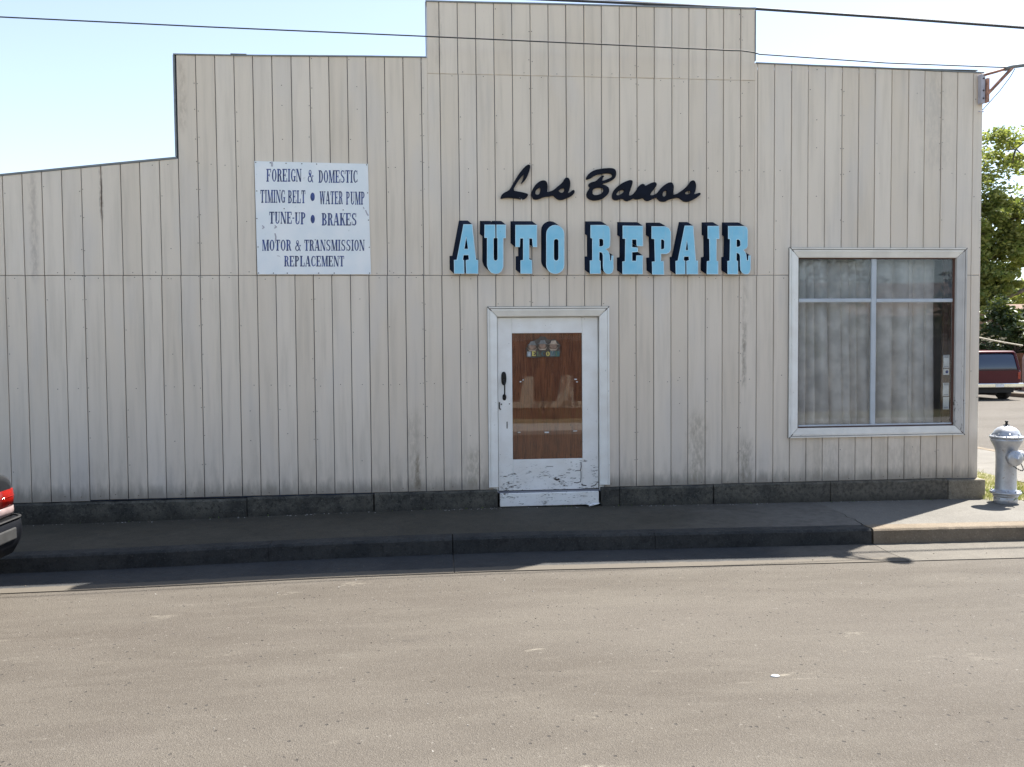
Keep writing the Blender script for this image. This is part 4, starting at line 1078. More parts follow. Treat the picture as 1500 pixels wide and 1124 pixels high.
def glyph(ch):
    """condensed slab-serif glyphs in a 0..1 box: list of quads (4 points)"""
    q = []
    T_, SF = 0.30, 0.085
    def r(x0, x1, y0, y1): q.append([(x0, y0), (x1, y0), (x1, y1), (x0, y1)])
    def stem(c, w=T_, top=True, bot=True, y0=0.0, y1=1.0, sw=0.10):
        r(c - w / 2, c + w / 2, y0, y1)
        if bot: r(c - w / 2 - sw, c + w / 2 + sw, y0, y0 + SF)
        if top: r(c - w / 2 - sw, c + w / 2 + sw, y1 - SF, y1)
    def line(a, b, w):
        q.append([(a[0] - w / 2, a[1]), (a[0] + w / 2, a[1]), (b[0] + w / 2, b[1]), (b[0] - w / 2, b[1])])
    def arc(cx, cy, rx, ry, a0, a1, thk, thn, n=12):
        """thick at the sides, thin at top and bottom"""
        pr = None
        for k in range(n + 1):
            a = R(a0 + (a1 - a0) * k / n); ca, sa = math.cos(a), math.sin(a)
            o = (cx + rx * ca, cy + ry * sa); i = (cx + (rx - thk) * ca, cy + (ry - thn) * sa)
            if pr: q.append([pr[0], o, i, pr[1]])
            pr = (o, i)
    if ch == 'I': stem(0.5, 0.46, sw=0.2)
    elif ch in 'EF':
        stem(0.25); r(0.1, 0.92, 1 - SF, 1); r(0.80, 0.92, 0.72, 1); r(0.3, 0.68, 0.47, 0.55); r(0.60, 0.68, 0.38, 0.64)
        if ch == 'E': r(0.1, 0.95, 0, SF); r(0.83, 0.95, 0, 0.28)
    elif ch == 'L': stem(0.27); r(0.1, 0.95, 0, SF); r(0.82, 0.95, 0, 0.36)
    elif ch == 'T': stem(0.5, top=False); r(0.03, 0.97, 1 - SF, 1); r(0.03, 0.13, 0.70, 1); r(0.87, 0.97, 0.70, 1)
    elif ch == 'N': stem(0.15, 0.10, sw=0.08); stem(0.85, 0.10, bot=False, sw=0.08); line((0.80, 0), (0.20, 1), 0.26)
    elif ch == 'M': stem(0.12, 0.09, sw=0.06); stem(0.84, 0.22, sw=0.06); line((0.46, 0.0), (0.20, 1), 0.20); line((0.46, 0.0), (0.78, 1), 0.09)
    elif ch == 'U': stem(0.26, 0.28, bot=False, y0=0.25); stem(0.82, 0.09, bot=False, y0=0.25, sw=0.08); arc(0.49, 0.27, 0.37, 0.27, 180, 360, 0.20, 0.09)
    elif ch in 'PRB':
        stem(0.25, sw=0.09)
        arc(0.42, 0.74, 0.44, 0.26, -90, 90, 0.25, SF); r(0.3, 0.44, 1 - SF, 1); r(0.3, 0.44, 0.48, 0.48 + SF)
        if ch == 'B': arc(0.42, 0.26, 0.50, 0.26, -90, 90, 0.26, SF); r(0.3, 0.44, 0, SF)
        if ch == 'R': line((0.80, 0.04), (0.62, 0.50), 0.26); r(0.72, 0.99, 0, SF)
    elif ch == 'D': stem(0.25); arc(0.40, 0.5, 0.54, 0.5, -90, 90, 0.27, SF); r(0.3, 0.42, 0, SF); r(0.3, 0.42, 1 - SF, 1)
    elif ch in 'OCG':
        if ch == 'O': arc(0.5, 0.5, 0.46, 0.5, 0, 360, 0.26, 0.08, 24)
        else: arc(0.5, 0.5, 0.46, 0.5, 50, 312, 0.27, 0.08, 18); r(0.80, 0.90, 0.66, 0.98)
        if ch == 'G': r(0.66, 0.92, 0.03, 0.42); r(0.56, 1.0, 0.36, 0.44)
        if ch == 'C': r(0.82, 0.92, 0.08, 0.28)
    elif ch == 'S':
        arc(0.48, 0.745, 0.40, 0.255, 40, 260, 0.24, 0.085); arc(0.50, 0.26, 0.42, 0.26, -140, 80, 0.25, 0.085)
        q.append([(0.24, 0.60), (0.46, 0.42), (0.76, 0.44), (0.42, 0.63)]); r(0.78, 0.87, 0.68, 1.0); r(0.08, 0.17, 0.0, 0.32)
    elif ch == 'A': line((0.12, 0), (0.46, 1), 0.10); line((0.78, 0), (0.50, 1), 0.28); r(0.25, 0.7, 0.26, 0.34); r(0, 0.27, 0, SF); r(0.57, 1, 0, SF)
    elif ch == 'W': line((0.28, 0), (0.14, 1), 0.20); line((0.28, 0), (0.50, 1), 0.08); line((0.70, 0), (0.52, 1), 0.20); line((0.70, 0), (0.90, 1), 0.08); r(0, 0.30, 1 - SF, 1); r(0.38, 0.66, 1 - SF, 1); r(0.80, 1.0, 1 - SF, 1)
    elif ch == 'K': stem(0.24); line((0.42, 0.42), (0.84, 1), 0.10); line((0.84, 0), (0.50, 0.62), 0.26); r(0.70, 1.0, 1 - SF, 1); r(0.66, 1.02, 0, SF)
    elif ch == '&':
        arc(0.42, 0.77, 0.25, 0.23, 0, 360, 0.12, 0.07, 14); arc(0.38, 0.27, 0.36, 0.27, 60, 350, 0.17, 0.08, 14); line((0.90, 0.0), (0.34, 0.78), 0.17); line((0.62, 0.12), (0.90, 0.5), 0.07); r(0.72, 1.0, 0.48, 0.55)
    elif ch == '-': r(0, 1, 0.2, 0.8)
    elif ch == '*': arc(0.5, 0.5, 0.5, 0.5, 0, 360, 0.499, 0.499, 20)
    return q


WIDTH = {'I': 0.55, 'M': 1.25, 'W': 1.35, 'A': 1.05, 'N': 1.05}
lift = 0
for word, quad in SIGN_WORDS:
    tl, tr, br, bl = [(x - sx, z - sz) for x, z in quad]
    tot = sum(WIDTH.get(c, 0.95) for c in word); pos = 0.0
    mb = MB()
    for c in word:
        wd = WIDTH.get(c, 0.95)
        u0, u1 = (pos + 0.03 * wd) / tot, (pos + wd * 0.97) / tot; pos += wd
        for qd in glyph(c):
            lift = (lift + 1) % 23
            y = -0.0124 - lift * 0.00004
            pts = []
            for gx, gy in qd:
                u = u0 + (u1 - u0) * gx
                tx, tz = tl[0] + (tr[0] - tl[0]) * u, tl[1] + (tr[1] - tl[1]) * u
                bx, bz = bl[0] + (br[0] - bl[0]) * u, bl[1] + (br[1] - bl[1]) * u
                pts.append((bx + (tx - bx) * gy, y, bz + (tz - bz) * gy))
            mb.face(pts)
    obj('lettering', mb, M['sign_ink'], sign, recalc=False)
sc2 = MB()
for x, z in [(-1.955, 3.87), (-1.80, 3.868), (-1.63, 3.865), (-1.46, 3.862), (-1.30, 3.86), (-0.755, 3.858), (-1.95, 2.665), (-1.79, 2.664), (-1.64, 2.664), (-1.13, 2.664), (-1.30, 2.664), (-0.74, 2.664), (-1.955, 3.26), (-0.745, 3.25), (-1.95, 2.95), (-0.74, 2.95), (-1.66, 3.37), (-1.02, 3.36), (-1.33, 3.03), (-1.95, 3.56), (-0.75, 3.55)]:
    sc2.lathe([(0.0, -0.0145), (0.006, -0.0145), (0.006, -0.010)], (x - sx, 0, z - sz), 8, 'y')
obj('screws', sc2, M['nail'], sign); bpy.data.objects['screws']['kind'] = 'stuff'
ch_ = MB()
for pts, w in (([(-1.785, 3.880), (-1.78, 3.850), (-1.783, 3.828)], 0.020), ([(-1.765, 3.10), (-1.755, 3.06), (-1.760, 3.02)], 0.014), ([(-1.90, 3.185), (-1.878, 3.165), (-1.90, 3.15)], 0.012), ([(-1.765, 3.185), (-1.745, 3.170), (-1.77, 3.155)], 0.012),
               ([(-0.80, 3.395), (-0.79, 3.37)], 0.010), ([(-0.775, 3.36), (-0.760, 3.32), (-0.745, 3.30)], 0.014), ([(-1.745, 2.855), (-1.715, 2.848)], 0.006)):
    for a, b in zip(pts, pts[1:]):
        L = math.dist(a, b) or 1; nx_, nz_ = -(b[1] - a[1]) / L * w / 2, (b[0] - a[0]) / L * w / 2
        ch_.hexa([(p[0] + s_ * nx_ - sx, y, p[1] + s_ * nz_ - sz) for s_ in (-1, 1) for p, y in ((a, -0.0142), (b, -0.0142), (b, -0.011), (a, -0.011))])
obj('chipped_paint', ch_, M['steel_pale'], sign)

# ---------------------------------------------------------------- welcome plaque on the door glass
pq = empty('welcome_plaque', (1.21, 0.045, 1.70), 0, 'small painted welcome plaque of three hatted heads over patchwork letters on the brown door pane', 'plaque')
PC = {}
for nm, c in (('plaque_brown', (0.09, 0.07, 0.055)), ('plaque_tan', (0.42, 0.33, 0.25)), ('plaque_slate', (0.20, 0.205, 0.20)), ('plaque_yellow', (0.72, 0.62, 0.16)), ('plaque_green', (0.10, 0.15, 0.08)), ('plaque_teal', (0.05, 0.13, 0.14)), ('plaque_pale', (0.45, 0.50, 0.56)), ('plaque_flesh', (0.27, 0.18, 0.13))):
    PC[nm] = plain(nm, c, 0.6, 0, 0.2, 25.0, 0.1)
out = [(-0.200, 0.012), (-0.19, 0.075), (-0.202, 0.105), (-0.175, 0.15), (-0.150, 0.185), (-0.10, 0.205), (-0.06, 0.222), (-0.03, 0.248), (0.02, 0.245), (0.05, 0.215), (0.085, 0.205), (0.125, 0.215), (0.165, 0.190), (0.20, 0.140), (0.185, 0.11), (0.198, 0.08), (0.19, 0.015), (0.10, 0.004), (0.0, 0.012), (-0.11, 0.0)]
obj('backboard', MB().prism(out, [], lambda x, z: (x, -0.002, z), lambda x, z: (x, 0.007, z)), PC['plaque_brown'], pq)
def disc(cx, cz, rx, rz, y0, y1, n=14):
    return MB().rings([[(cx + rx * math.cos(2 * math.pi * k / n), y1, cz + rz * math.sin(2 * math.pi * k / n)) for k in range(n)], [(cx + rx * .96 * math.cos(2 * math.pi * k / n), y0 + .003, cz + rz * .96 * math.sin(2 * math.pi * k / n)) for k in range(n)],
                       [(cx + rx * .6 * math.cos(2 * math.pi * k / n), y0, cz + rz * .6 * math.sin(2 * math.pi * k / n)) for k in range(n)]])
for cx, cz, hat in ((-0.128, 0.128, 'plaque_slate'), (-0.01, 0.140, 'plaque_slate'), (0.115, 0.135, 'plaque_tan')):
    hd_ = obj('head', disc(cx, cz, 0.045, 0.038, -0.014, -0.0025), PC['plaque_flesh'], pq)
    obj('collar', MB().prism([(cx - 0.055, cz - 0.012), (cx - 0.03, cz - 0.034), (cx + 0.03, cz - 0.034), (cx + 0.055, cz - 0.012), (cx + 0.03, cz - 0.05), (cx - 0.03, cz - 0.05)], [], lambda x, z: (x, -0.016, z), lambda x, z: (x, -0.003, z)), PC['plaque_tan'], hd_)
    obj('hat', MB().prism([(cx - 0.062, cz + 0.018), (cx - 0.035, cz + 0.030), (cx - 0.02, cz + 0.062), (cx + 0.025, cz + 0.065), (cx + 0.038, cz + 0.032), (cx + 0.064, cz + 0.015), (cx, cz + 0.022)], [], lambda x, z: (x, -0.018, z), lambda x, z: (x, -0.003, z)), PC[hat], hd_)
for k, (c, mt, bk) in enumerate(zip('WELCOME', ('plaque_pale', 'plaque_yellow', 'plaque_green', 'plaque_teal', 'plaque_yellow', 'plaque_teal', 'plaque_green'), ('plaque_slate', 'plaque_brown', 'plaque_brown', 'plaque_brown', 'plaque_brown', 'plaque_slate', 'plaque_teal'))):
    x0 = -0.190 + k * 0.054
    tl_ = obj('letter_tile', MB().box(x0, x0 + 0.051, -0.008, -0.0022, 0.016 + (k % 2) * 0.004, 0.078 + (k % 2) * 0.004), PC[bk], pq, 0.002)
    mb = MB()
    for n_, qd in enumerate(glyph(c)):
        mb.face([(x0 + 0.004 + 0.043 * a, -0.0086 - n_ * 0.00006, 0.021 + (k % 2) * 0.004 + 0.052 * b) for a, b in qd])
    obj('letter', mb, PC[mt], tl_, recalc=False)

# ---------------------------------------------------------------- lamp bracket, wires
br = empty('lamp_bracket', (6.40, -0.05, 4.80), 0, 'rusty triangular steel bracket with a lamp at the top right corner of the shop', 'lamp bracket')
bx, by, bz = 6.40, -0.05, 4.80
def L3(*p): return [(x - bx, y - by, z - bz) for x, y, z in p]
obj('mount_plate', MB().box(6.395 - bx, 6.445 - bx, -0.085 - by, -0.02 - by, 4.645 - bz, 4.985 - bz), M['steel_pale'], br, 0.004)
obj('mount_channel', MB().box(6.446 - bx, 6.485 - bx, -0.105 - by, -0.03 - by, 4.655 - bz, 4.93 - bz), M['rust_steel'], br, 0.004)
obj('top_arm', MB().tube(L3((6.415, -0.07, 4.968), (6.55, -0.11, 5.000), (6.71, -0.16, 5.040)), 0.016, 6, False), M['rust_steel'], br)
obj('brace', MB().tube(L3((6.465, -0.09, 4.745), (6.72, -0.165, 5.035)), 0.019, 6, False), M['rust_steel'], br)
obj('lamp_pipe', MB().tube(L3((6.64, -0.14, 5.018), (6.72, -0.165, 5.045), (6.85, -0.20, 5.055), (7.00, -0.23, 5.055)), 0.022, 8), M['flash'], br)
hood = obj('lamp_hood', MB().lathe([(0.02, 0.29), (0.035, 0.28), (0.04, 0.20), (0.075, 0.165), (0.115, 0.14), (0.120, 0.125), (0.10, 0.125)], L3((6.955, -0.235, 4.86))[0], 20), M['flash'], br)
obj('lamp_glass', MB().lathe([(0.0, 0.0), (0.055, 0.002), (0.085, 0.03), (0.102, 0.124), (0.06, 0.125)], L3((6.955, -0.235, 4.86))[0], 20), M['tan_lens'], hood)
for z in (4.70, 4.79, 4.93):
    obj('bolt', MB().lathe([(0, 0), (0.010, 0), (0.010, 0.01)], (6.42 - bx, -0.092 - by, z - bz), 6, 'y'), M['nail'], br)
cl = obj('wire_clip', MB().tube(L3((6.40, -0.03, 4.562), (6.455, -0.05, 4.556)), 0.006, 6), M['steel_pale'], br)


def wire(name, pts, rad, label, n=40, sag=0.0):
    P = [Vector(p) for p in pts]; out = []
    seg = []
    for a, b in zip(P, P[1:]):
        for k in range(n): seg.append(a.lerp(b, k / n))
    seg.append(P[-1])
    tot = len(seg) - 1
    for k, p in enumerate(seg):
        u = k / tot; out.append(Vector((p.x, p.y, p.z - sag * 4 * u * (1 - u))))
    c = out[0].copy()
    o = obj(name, MB().tube([p - c for p in out], rad, 6), M['wire'], None, loc=c)
    tag(o, label, 'cable')
wire('overhead_cable', [(-7.0, -0.3, 5.303), (-4.426, -0.3, 5.253), (-2.387, -0.3, 5.208), (-0.066, -0.3, 5.168), (1.975, -0.3, 5.128), (3.30, -0.3, 5.100), (3.402, -0.3, 5.101), (3.55, -0.3, 5.085), (3.62, -0.29, 5.070), (5.1, -0.28, 5.012), (6.68, -0.16, 5.035)], 0.0075,
     'thin black cable crossing the whole facade from the left to the lamp bracket', 12)
wire('service_cable', [(-8, 0.35, 6.12), (0.3, 0.35, 5.885), (3.815, 0.35, 5.836), (5.48, 0.35, 5.778), (7.24, 0.35, 5.703), (14, 0.35, 5.36)], 0.017, 'thick dark twisted cable along the top of the tallest part of the front', 10)
wire('service_cable', [(-8, 0.37, 6.20), (0.3, 0.37, 5.93), (3.0, 0.37, 5.872), (5.48, 0.37, 5.803), (7.24, 0.37, 5.728), (14, 0.37, 5.39)], 0.004, 'thin messenger wire riding just above the thick cable at the top', 10)
wire('drop_wire', [(6.745, -0.17, 5.02), (6.70, -0.155, 4.93), (6.60, -0.12, 4.78), (6.44, -0.045, 4.575)], 0.0045, 'short grey wire looping from the lamp arm down to the corner of the wall', 6)

# ================================================================== HYDRANT
hy = empty('fire_hydrant', (6.610, -0.31, -0.045), 0, 'silver painted fire hydrant with a chain standing at the shop corner', 'fire hydrant')
hy.scale = (1.0, 1.0, 1.0)
body = MB().lathe([(0.0, -0.03), (0.122, -0.03), (0.124, 0.07), (0.118, 0.078), (0.132, 0.082), (0.134, 0.100), (0.122, 0.104), (0.160, 0.112), (0.164, 0.136), (0.150, 0.142), (0.118, 0.150), (0.112, 0.175), (0.110, 0.30), (0.108, 0.50), (0.112, 0.60), (0.122, 0.645), (0.148, 0.70), (0.164, 0.73), (0.168, 0.765), (0.0, 0.766)], seg=36)
b0 = obj('barrel', body, M['silver'], hy)
bon = MB().lathe([(0.0, 0.767), (0.176, 0.767), (0.178, 0.782), (0.168, 0.788), (0.150, 0.793), (0.142, 0.815), (0.124, 0.852), (0.092, 0.882), (0.050, 0.898), (0.034, 0.902), (0.030, 0.912), (0.0, 0.913)], seg=32)
b1 = obj('bonnet', bon, M['silver'], hy)
for k in range(8):
    a = R(22 + k * 45)
    rib = MB().hexa([(math.cos(a) * r0 - math.sin(a) * w, math.sin(a) * r0 + math.cos(a) * w, z) for z, r0, r1 in ((0.79, 0.100, 0.158),) for (r0, w) in ((0.10, -0.008), (0.158, -0.008), (0.158, 0.008), (0.10, 0.008))] +
                    [(math.cos(a) * r0 - math.sin(a) * w, math.sin(a) * r0 + math.cos(a) * w, z) for (r0, w, z) in ((0.05, -0.006, 0.900), (0.150, -0.006, 0.815), (0.150, 0.006, 0.815), (0.05, 0.006, 0.900))])
    obj('rib', rib, M['silver'], b1)
obj('operating_nut', MB().lathe([(0.036, 0.912), (0.036, 0.918), (0.016, 0.922), (0.014, 0.945), (0.019, 0.950), (0.019, 0.962), (0.0, 0.966)], seg=5), M['dark_metal'], b1)
for k in range(8):
    a = R(k * 45 + 10); obj('flange_bolt', MB().lathe([(0, 0.142), (0.010, 0.142), (0.010, 0.158), (0.0, 0.16)], (0.143 * math.cos(a), 0.143 * math.sin(a), 0), 6), M['silver'], b0)
    obj('flange_bolt', MB().lathe([(0, 0.752), (0.009, 0.752), (0.009, 0.797), (0.0, 0.798)], (0.163 * math.cos(a), 0.163 * math.sin(a), 0), 6), M['silver'], b1)


def nozzle(ang, z, r, ln):
    mb = MB().lathe([(r * 0.8, 0.06), (r * 0.85, 0.115), (r * 1.02, 0.125), (r * 1.02, 0.140), (r * 0.9, 0.145), (r * 1.15, 0.150), (r * 1.15, 0.150 + ln), (r * 0.9, 0.165 + ln), (0.018, 0.168 + ln), (0.016, 0.195 + ln), (0.0, 0.196 + ln)], (0, 0, z), 18, 'x')
    o = obj('nozzle_cap', mb, M['silver'], hy); o.rotation_euler = (0, 0, R(ang)); return o
nozzle(2, 0.545, 0.058, 0.04); nozzle(-95, 0.545, 0.078, 0.03).name = 'pumper_cap'
chn = MB(); pr = []
for k in range(27):
    u = k / 26; a = R(-118 + 116 * u); rr = 0.128 + 0.05 * math.sin(math.pi * u)
    pr.append(Vector((rr * math.cos(a), rr * math.sin(a), 0.515 - 0.125 * math.sin(math.pi * min(1, u * 0.98)) + 0.02 * u)))
for k in range(26):
    p = (pr[k] + pr[k + 1]) / 2; t_ = (pr[k + 1] - pr[k]).normalized(); s_ = Vector((0, 0, 1)).cross(t_) if k % 2 else Vector((0, 0, 1))
    L_ = (pr[k + 1] - pr[k]).length * 0.72
    loop = [p + t_ * L_ * math.cos(a) + s_ * 0.0075 * math.sin(a) for a in [2 * math.pi * i / 8 for i in range(9)]]
    chn.tube(loop, 0.0026, 5)
obj('chain', chn, M['dark_metal'], hy)


# ================================================================== PARKED CAR AT THE LEFT EDGE
# rear face looks along +X, the kerb side is +Y
CX, CY = -3.575, -2.78
car = empty('parked_car', (CX, CY, -0.185), 0, 'black sedan at the kerb, only its rear corner and red tail light showing', 'car')


def csec(x, hw, z0, z1, n=20, p=5.0, rake=0.0, tumble=0.0):
    """rounded rectangle cross-section in the YZ plane"""
    out = []
    cz, hz = (z0 + z1) / 2, (z1 - z0) / 2
    for k in range(n * 2):
        a = math.pi * 2 * (k + 0.5) / (n * 2)
        c, s_ = math.cos(a), math.sin(a)
        y = hw * math.copysign(abs(c) ** (2 / p), c); zz = math.copysign(abs(s_) ** (2 / p), s_)
        y *= 1 - tumble * max(0, zz)
        out.append((x + rake * (1 - zz) * 0.5, y, cz + hz * zz))
    return out
bd_ = MB().rings([csec(-0.015, 0.70, 0.62, 0.965, p=3.5), csec(-0.004 - 0.02, 0.755, 0.52, 0.985, p=4), csec(-0.055, 0.80, 0.42, 1.00), csec(-0.11, 0.825, 0.34, 1.01), csec(-0.25, 0.845, 0.27, 1.015), csec(-0.9, 0.855, 0.24, 1.01), csec(-1.2, 0.86, 0.22, 0.98),
                  csec(-2.2, 0.865, 0.20, 0.955), csec(-3.1, 0.86, 0.20, 0.945), csec(-3.6, 0.855, 0.22, 0.90), csec(-4.2, 0.82, 0.24, 0.82), csec(-4.42, 0.74, 0.30, 0.74, p=4), csec(-4.48, 0.62, 0.36, 0.66, p=3)])
cb = obj('body', bd_, M['car_black'], car)
ghs = MB().rings([csec(-0.72, 0.66, 0.985, 1.0, p=6), csec(-1.0, 0.66, 0.98, 1.16, p=6, tumble=.10), csec(-1.30, 0.67, 0.97, 1.36, p=6, tumble=.16), csec(-1.65, 0.68, 0.96, 1.405, p=6, tumble=.18), csec(-2.4, 0.685, 0.95, 1.42, p=6, tumble=.18), csec(-2.75, 0.68, 0.95, 1.36, p=6, tumble=.16), csec(-3.2, 0.67, 0.94, 1.08, p=6, tumble=.08), csec(-3.45, 0.66, 0.93, 0.945, p=6)])
obj('glasshouse', ghs, M['car_glass'], car)
rf_ = MB().rings([csec(-1.42, 0.575, 1.36, 1.39, p=5), csec(-1.7, 0.59, 1.385, 1.425, p=5), csec(-2.35, 0.59, 1.40, 1.44, p=5), csec(-2.62, 0.57, 1.375, 1.405, p=5)])
obj('roof', rf_, M['car_black'], car)
# bumper wraps round the corner
def wrap(profile, x_face, hw, depth, rad, name, mat, parent, y0=None, y1=None, n=7):
    """profile: (out, z) list swept round the rear in plan"""
    path = [(x_face - depth, hw, 0, 1)] + [(x_face - rad + rad * math.sin(a), hw - rad + rad * math.cos(a), math.sin(a), math.cos(a)) for a in [R(90 * k / n) for k in range(n + 1)]]
    if y0 is None:
        path += [(x_face - rad + rad * math.sin(a), -(hw - rad + rad * math.cos(a)), math.sin(a), -math.cos(a)) for a in [R(90 - 90 * k / n) for k in range(n + 1)]] + [(x_face - depth, -hw, 0, -1)]
    else:
        path = [p for p in path if p[0] > x_face - depth - 1e-6] + [(x_face, y0, 1, 0)]
    rs = [[(px + nx2 * o, py + ny2 * o, z) for o, z in profile] for px, py, nx2, ny2 in path]
    return obj(name, MB().rings(rs, smooth=True), mat, parent)
bump = wrap([(-0.08, 0.29), (-0.035, 0.30), (0.008, 0.375), (0.030, 0.43), (0.036, 0.50), (0.030, 0.575), (0.012, 0.598), (-0.08, 0.602)], 0.005, 0.845, 0.75, 0.13, 'bumper', M['plastic_dark'], car)
obj('bumper_pad', MB().box(0.025, 0.048, -0.60, 0.655, 0.435, 0.535), M['pad_grey'], bump, 0.02, seg=2)
wrap([(0.018, 0.598), (0.034, 0.600), (0.034, 0.607), (0.010, 0.610)], 0.005, 0.845, 0.6, 0.13, 'bumper_strip', M['rubber'], bump)
for sg in (1, -1):
    tl2 = wrap([(-0.03, 0.705), (0.010, 0.708), (0.016, 0.78), (0.010, 0.845), (-0.004, 0.868), (-0.04, 0.872)], -0.022, 0.812, 0.13, 0.11, 'tail_light', M['lens_red'], car, y0=0.46)
    lw_ = wrap([(-0.03, 0.628), (0.008, 0.632), (0.014, 0.66), (0.011, 0.7035), (-0.03, 0.7035)], -0.022, 0.812, 0.13, 0.11, 'reversing_light', M['lens_white'], tl2, y0=0.36)
    for z in (0.785,):
        wrap([(0.010, z), (0.0185, z + .001), (0.0185, z + .006), (0.010, z + .007)], -0.022, 0.812, 0.10, 0.11, 'lens_rib', M['lens_red'], tl2, y0=0.48)
    if sg < 0:
        tl2.scale = (1, -1, 1)
for wx in (-0.95, -3.62):
    for sg in (1, -1):
        ty = MB().lathe([(0.20, -0.10), (0.29, -0.10), (0.315, -0.08), (0.32, 0), (0.315, 0.08), (0.29, 0.10), (0.20, 0.10)], (wx, sg * 0.77, 0.32), 28, 'y')
        tyo = obj('tyre', ty, M['rubber'], car); obj('rim', MB().lathe([(0.0, -0.085), (0.19, -0.085), (0.205, -0.10), (0.205, 0.10), (0.19, 0.085), (0.0, 0.085)], (wx, sg * 0.77, 0.32), 20, 'y'), M['chrome'], tyo)
obj('licence_plate', MB().box(-0.03, -0.002, -0.16, 0.16, 0.68, 0.80), M['paper'], car, 0.004)

# ================================================================== MAROON SUV ACROSS THE SIDE STREET
suv = empty('parked_suv', (20.66, 19.3, -0.24), 0, 'maroon sport utility vehicle seen from behind, parked across the side street', 'car')
def ysec(y, hw, z0, z1, p=5.0, tumble=0.0, n=16):
    return [(a[1], y, a[2]) for a in csec(0, hw, z0, z1, n, p, 0, tumble)]
sb = MB().rings([ysec(0.0, 0.90, 0.62, 1.15, 7), ysec(0.05, 0.955, 0.50, 1.18, 7), ysec(0.5, 0.975, 0.42, 1.18, 7), ysec(3.4, 0.975, 0.42, 1.16, 7), ysec(4.6, 0.95, 0.46, 1.08, 6), ysec(4.95, 0.86, 0.52, 0.98, 5)])
obj('body', sb, M['car_red'], suv)
gh = MB().rings([ysec(0.03, 0.90, 1.12, 1.20, 7), ysec(0.10, 0.91, 1.12, 1.70, 7, .13), ysec(0.22, 0.91, 1.12, 1.80, 7, .16), ysec(2.9, 0.91, 1.12, 1.81, 7, .16), ysec(3.3, 0.90, 1.12, 1.62, 7, .12), ysec(3.85, 0.89, 1.10, 1.18, 7)])
obj('glasshouse', gh, M['car_glass'], suv)
rfs = MB().rings([ysec(0.10, 0.73, 1.775, 1.80, 5), ysec(0.20, 0.78, 1.79, 1.86, 5), ysec(1.5, 0.79, 1.80, 1.88, 5), ysec(2.9, 0.77, 1.79, 1.84, 5), ysec(3.0, 0.72, 1.77, 1.80, 5)])
obj('roof', rfs, M['car_red'], suv)
for sg in (-1, 1):
    obj('rear_pillar', MB().hexa([(sg * .80, -0.012, 1.14), (sg * .91, -0.012, 1.14), (sg * .915, 0.15, 1.14), (sg * .80, 0.15, 1.14), (sg * .69, 0.09, 1.80), (sg * .765, 0.09, 1.80), (sg * .77, 0.25, 1.80), (sg * .69, 0.25, 1.80)]), M['car_red'], suv, 0.01)
    obj('tail_light', MB().box(sg * .85 - .05, sg * .85 + .05, -0.02, 0.06, 0.80, 1.06), M['lens_red'], suv, 0.01)
    for yy in (0.85, 3.9):
        ty = obj('tyre', MB().lathe([(0.2, -0.12), (0.34, -0.12), (0.37, -0.09), (0.375, 0), (0.37, 0.09), (0.34, 0.12), (0.2, 0.12)], (sg * 0.83, yy, 0.375), 24, 'x'), M['rubber'], suv)
        obj('rim', MB().lathe([(0.0, -0.10), (0.2, -0.11), (0.2, 0.11), (0.0, 0.10)], (sg * 0.83, yy, 0.375), 16, 'x'), M['chrome'], ty)
obj('bumper', MB().box(-0.96, 0.96, -0.14, 0.05, 0.50, 0.66), M['chrome'], suv, 0.03, seg=2)
obj('licence_plate', MB().box(-0.16, 0.16, -0.155, -0.142, 0.52, 0.65), M['paper'], suv)
obj('spare_tyre', MB().lathe([(0.0, -0.1), (0.30, -0.1), (0.34, 0), (0.30, 0.1), (0, 0.1)], (0, 0.55, 0.32), 20, 'z'), M['rubber'], suv)
obj('undercarriage', MB().box(-0.72, 0.72, 0.1, 4.6, 0.30, 0.52), M['rubber'], suv)
obj('trim_line', MB().box(-0.88, 0.88, -0.006, 0.02, 1.13, 1.155), M['rubber'], suv)


# ================================================================== TREES AND PLANTS
def leaf_cards(mb, c, rx, rz, n, size, r, flat=0.6):
    for _ in range(n):
        while True:
            p = Vector((r.uniform(-1, 1), r.uniform(-1, 1), r.uniform(-1, 1)))
            if 0.15 < p.length < 1: break
        q = Vector((c[0] + p.x * rx, c[1] + p.y * rx, c[2] + p.z * rz))
        s_ = size * r.uniform(0.6, 1.35)
        u = Vector((r.gauss(0, 1), r.gauss(0, 1), r.gauss(0, 0.5))).normalized()
        w = u.cross(Vector((r.gauss(0, 1), r.gauss(0, 1), r.gauss(0, 1)))).normalized()
        mb.face([q - u * s_, q - w * s_ * 0.45 + u * s_ * 0.1, q + u * s_ * 1.05, q + w * s_ * 0.45])


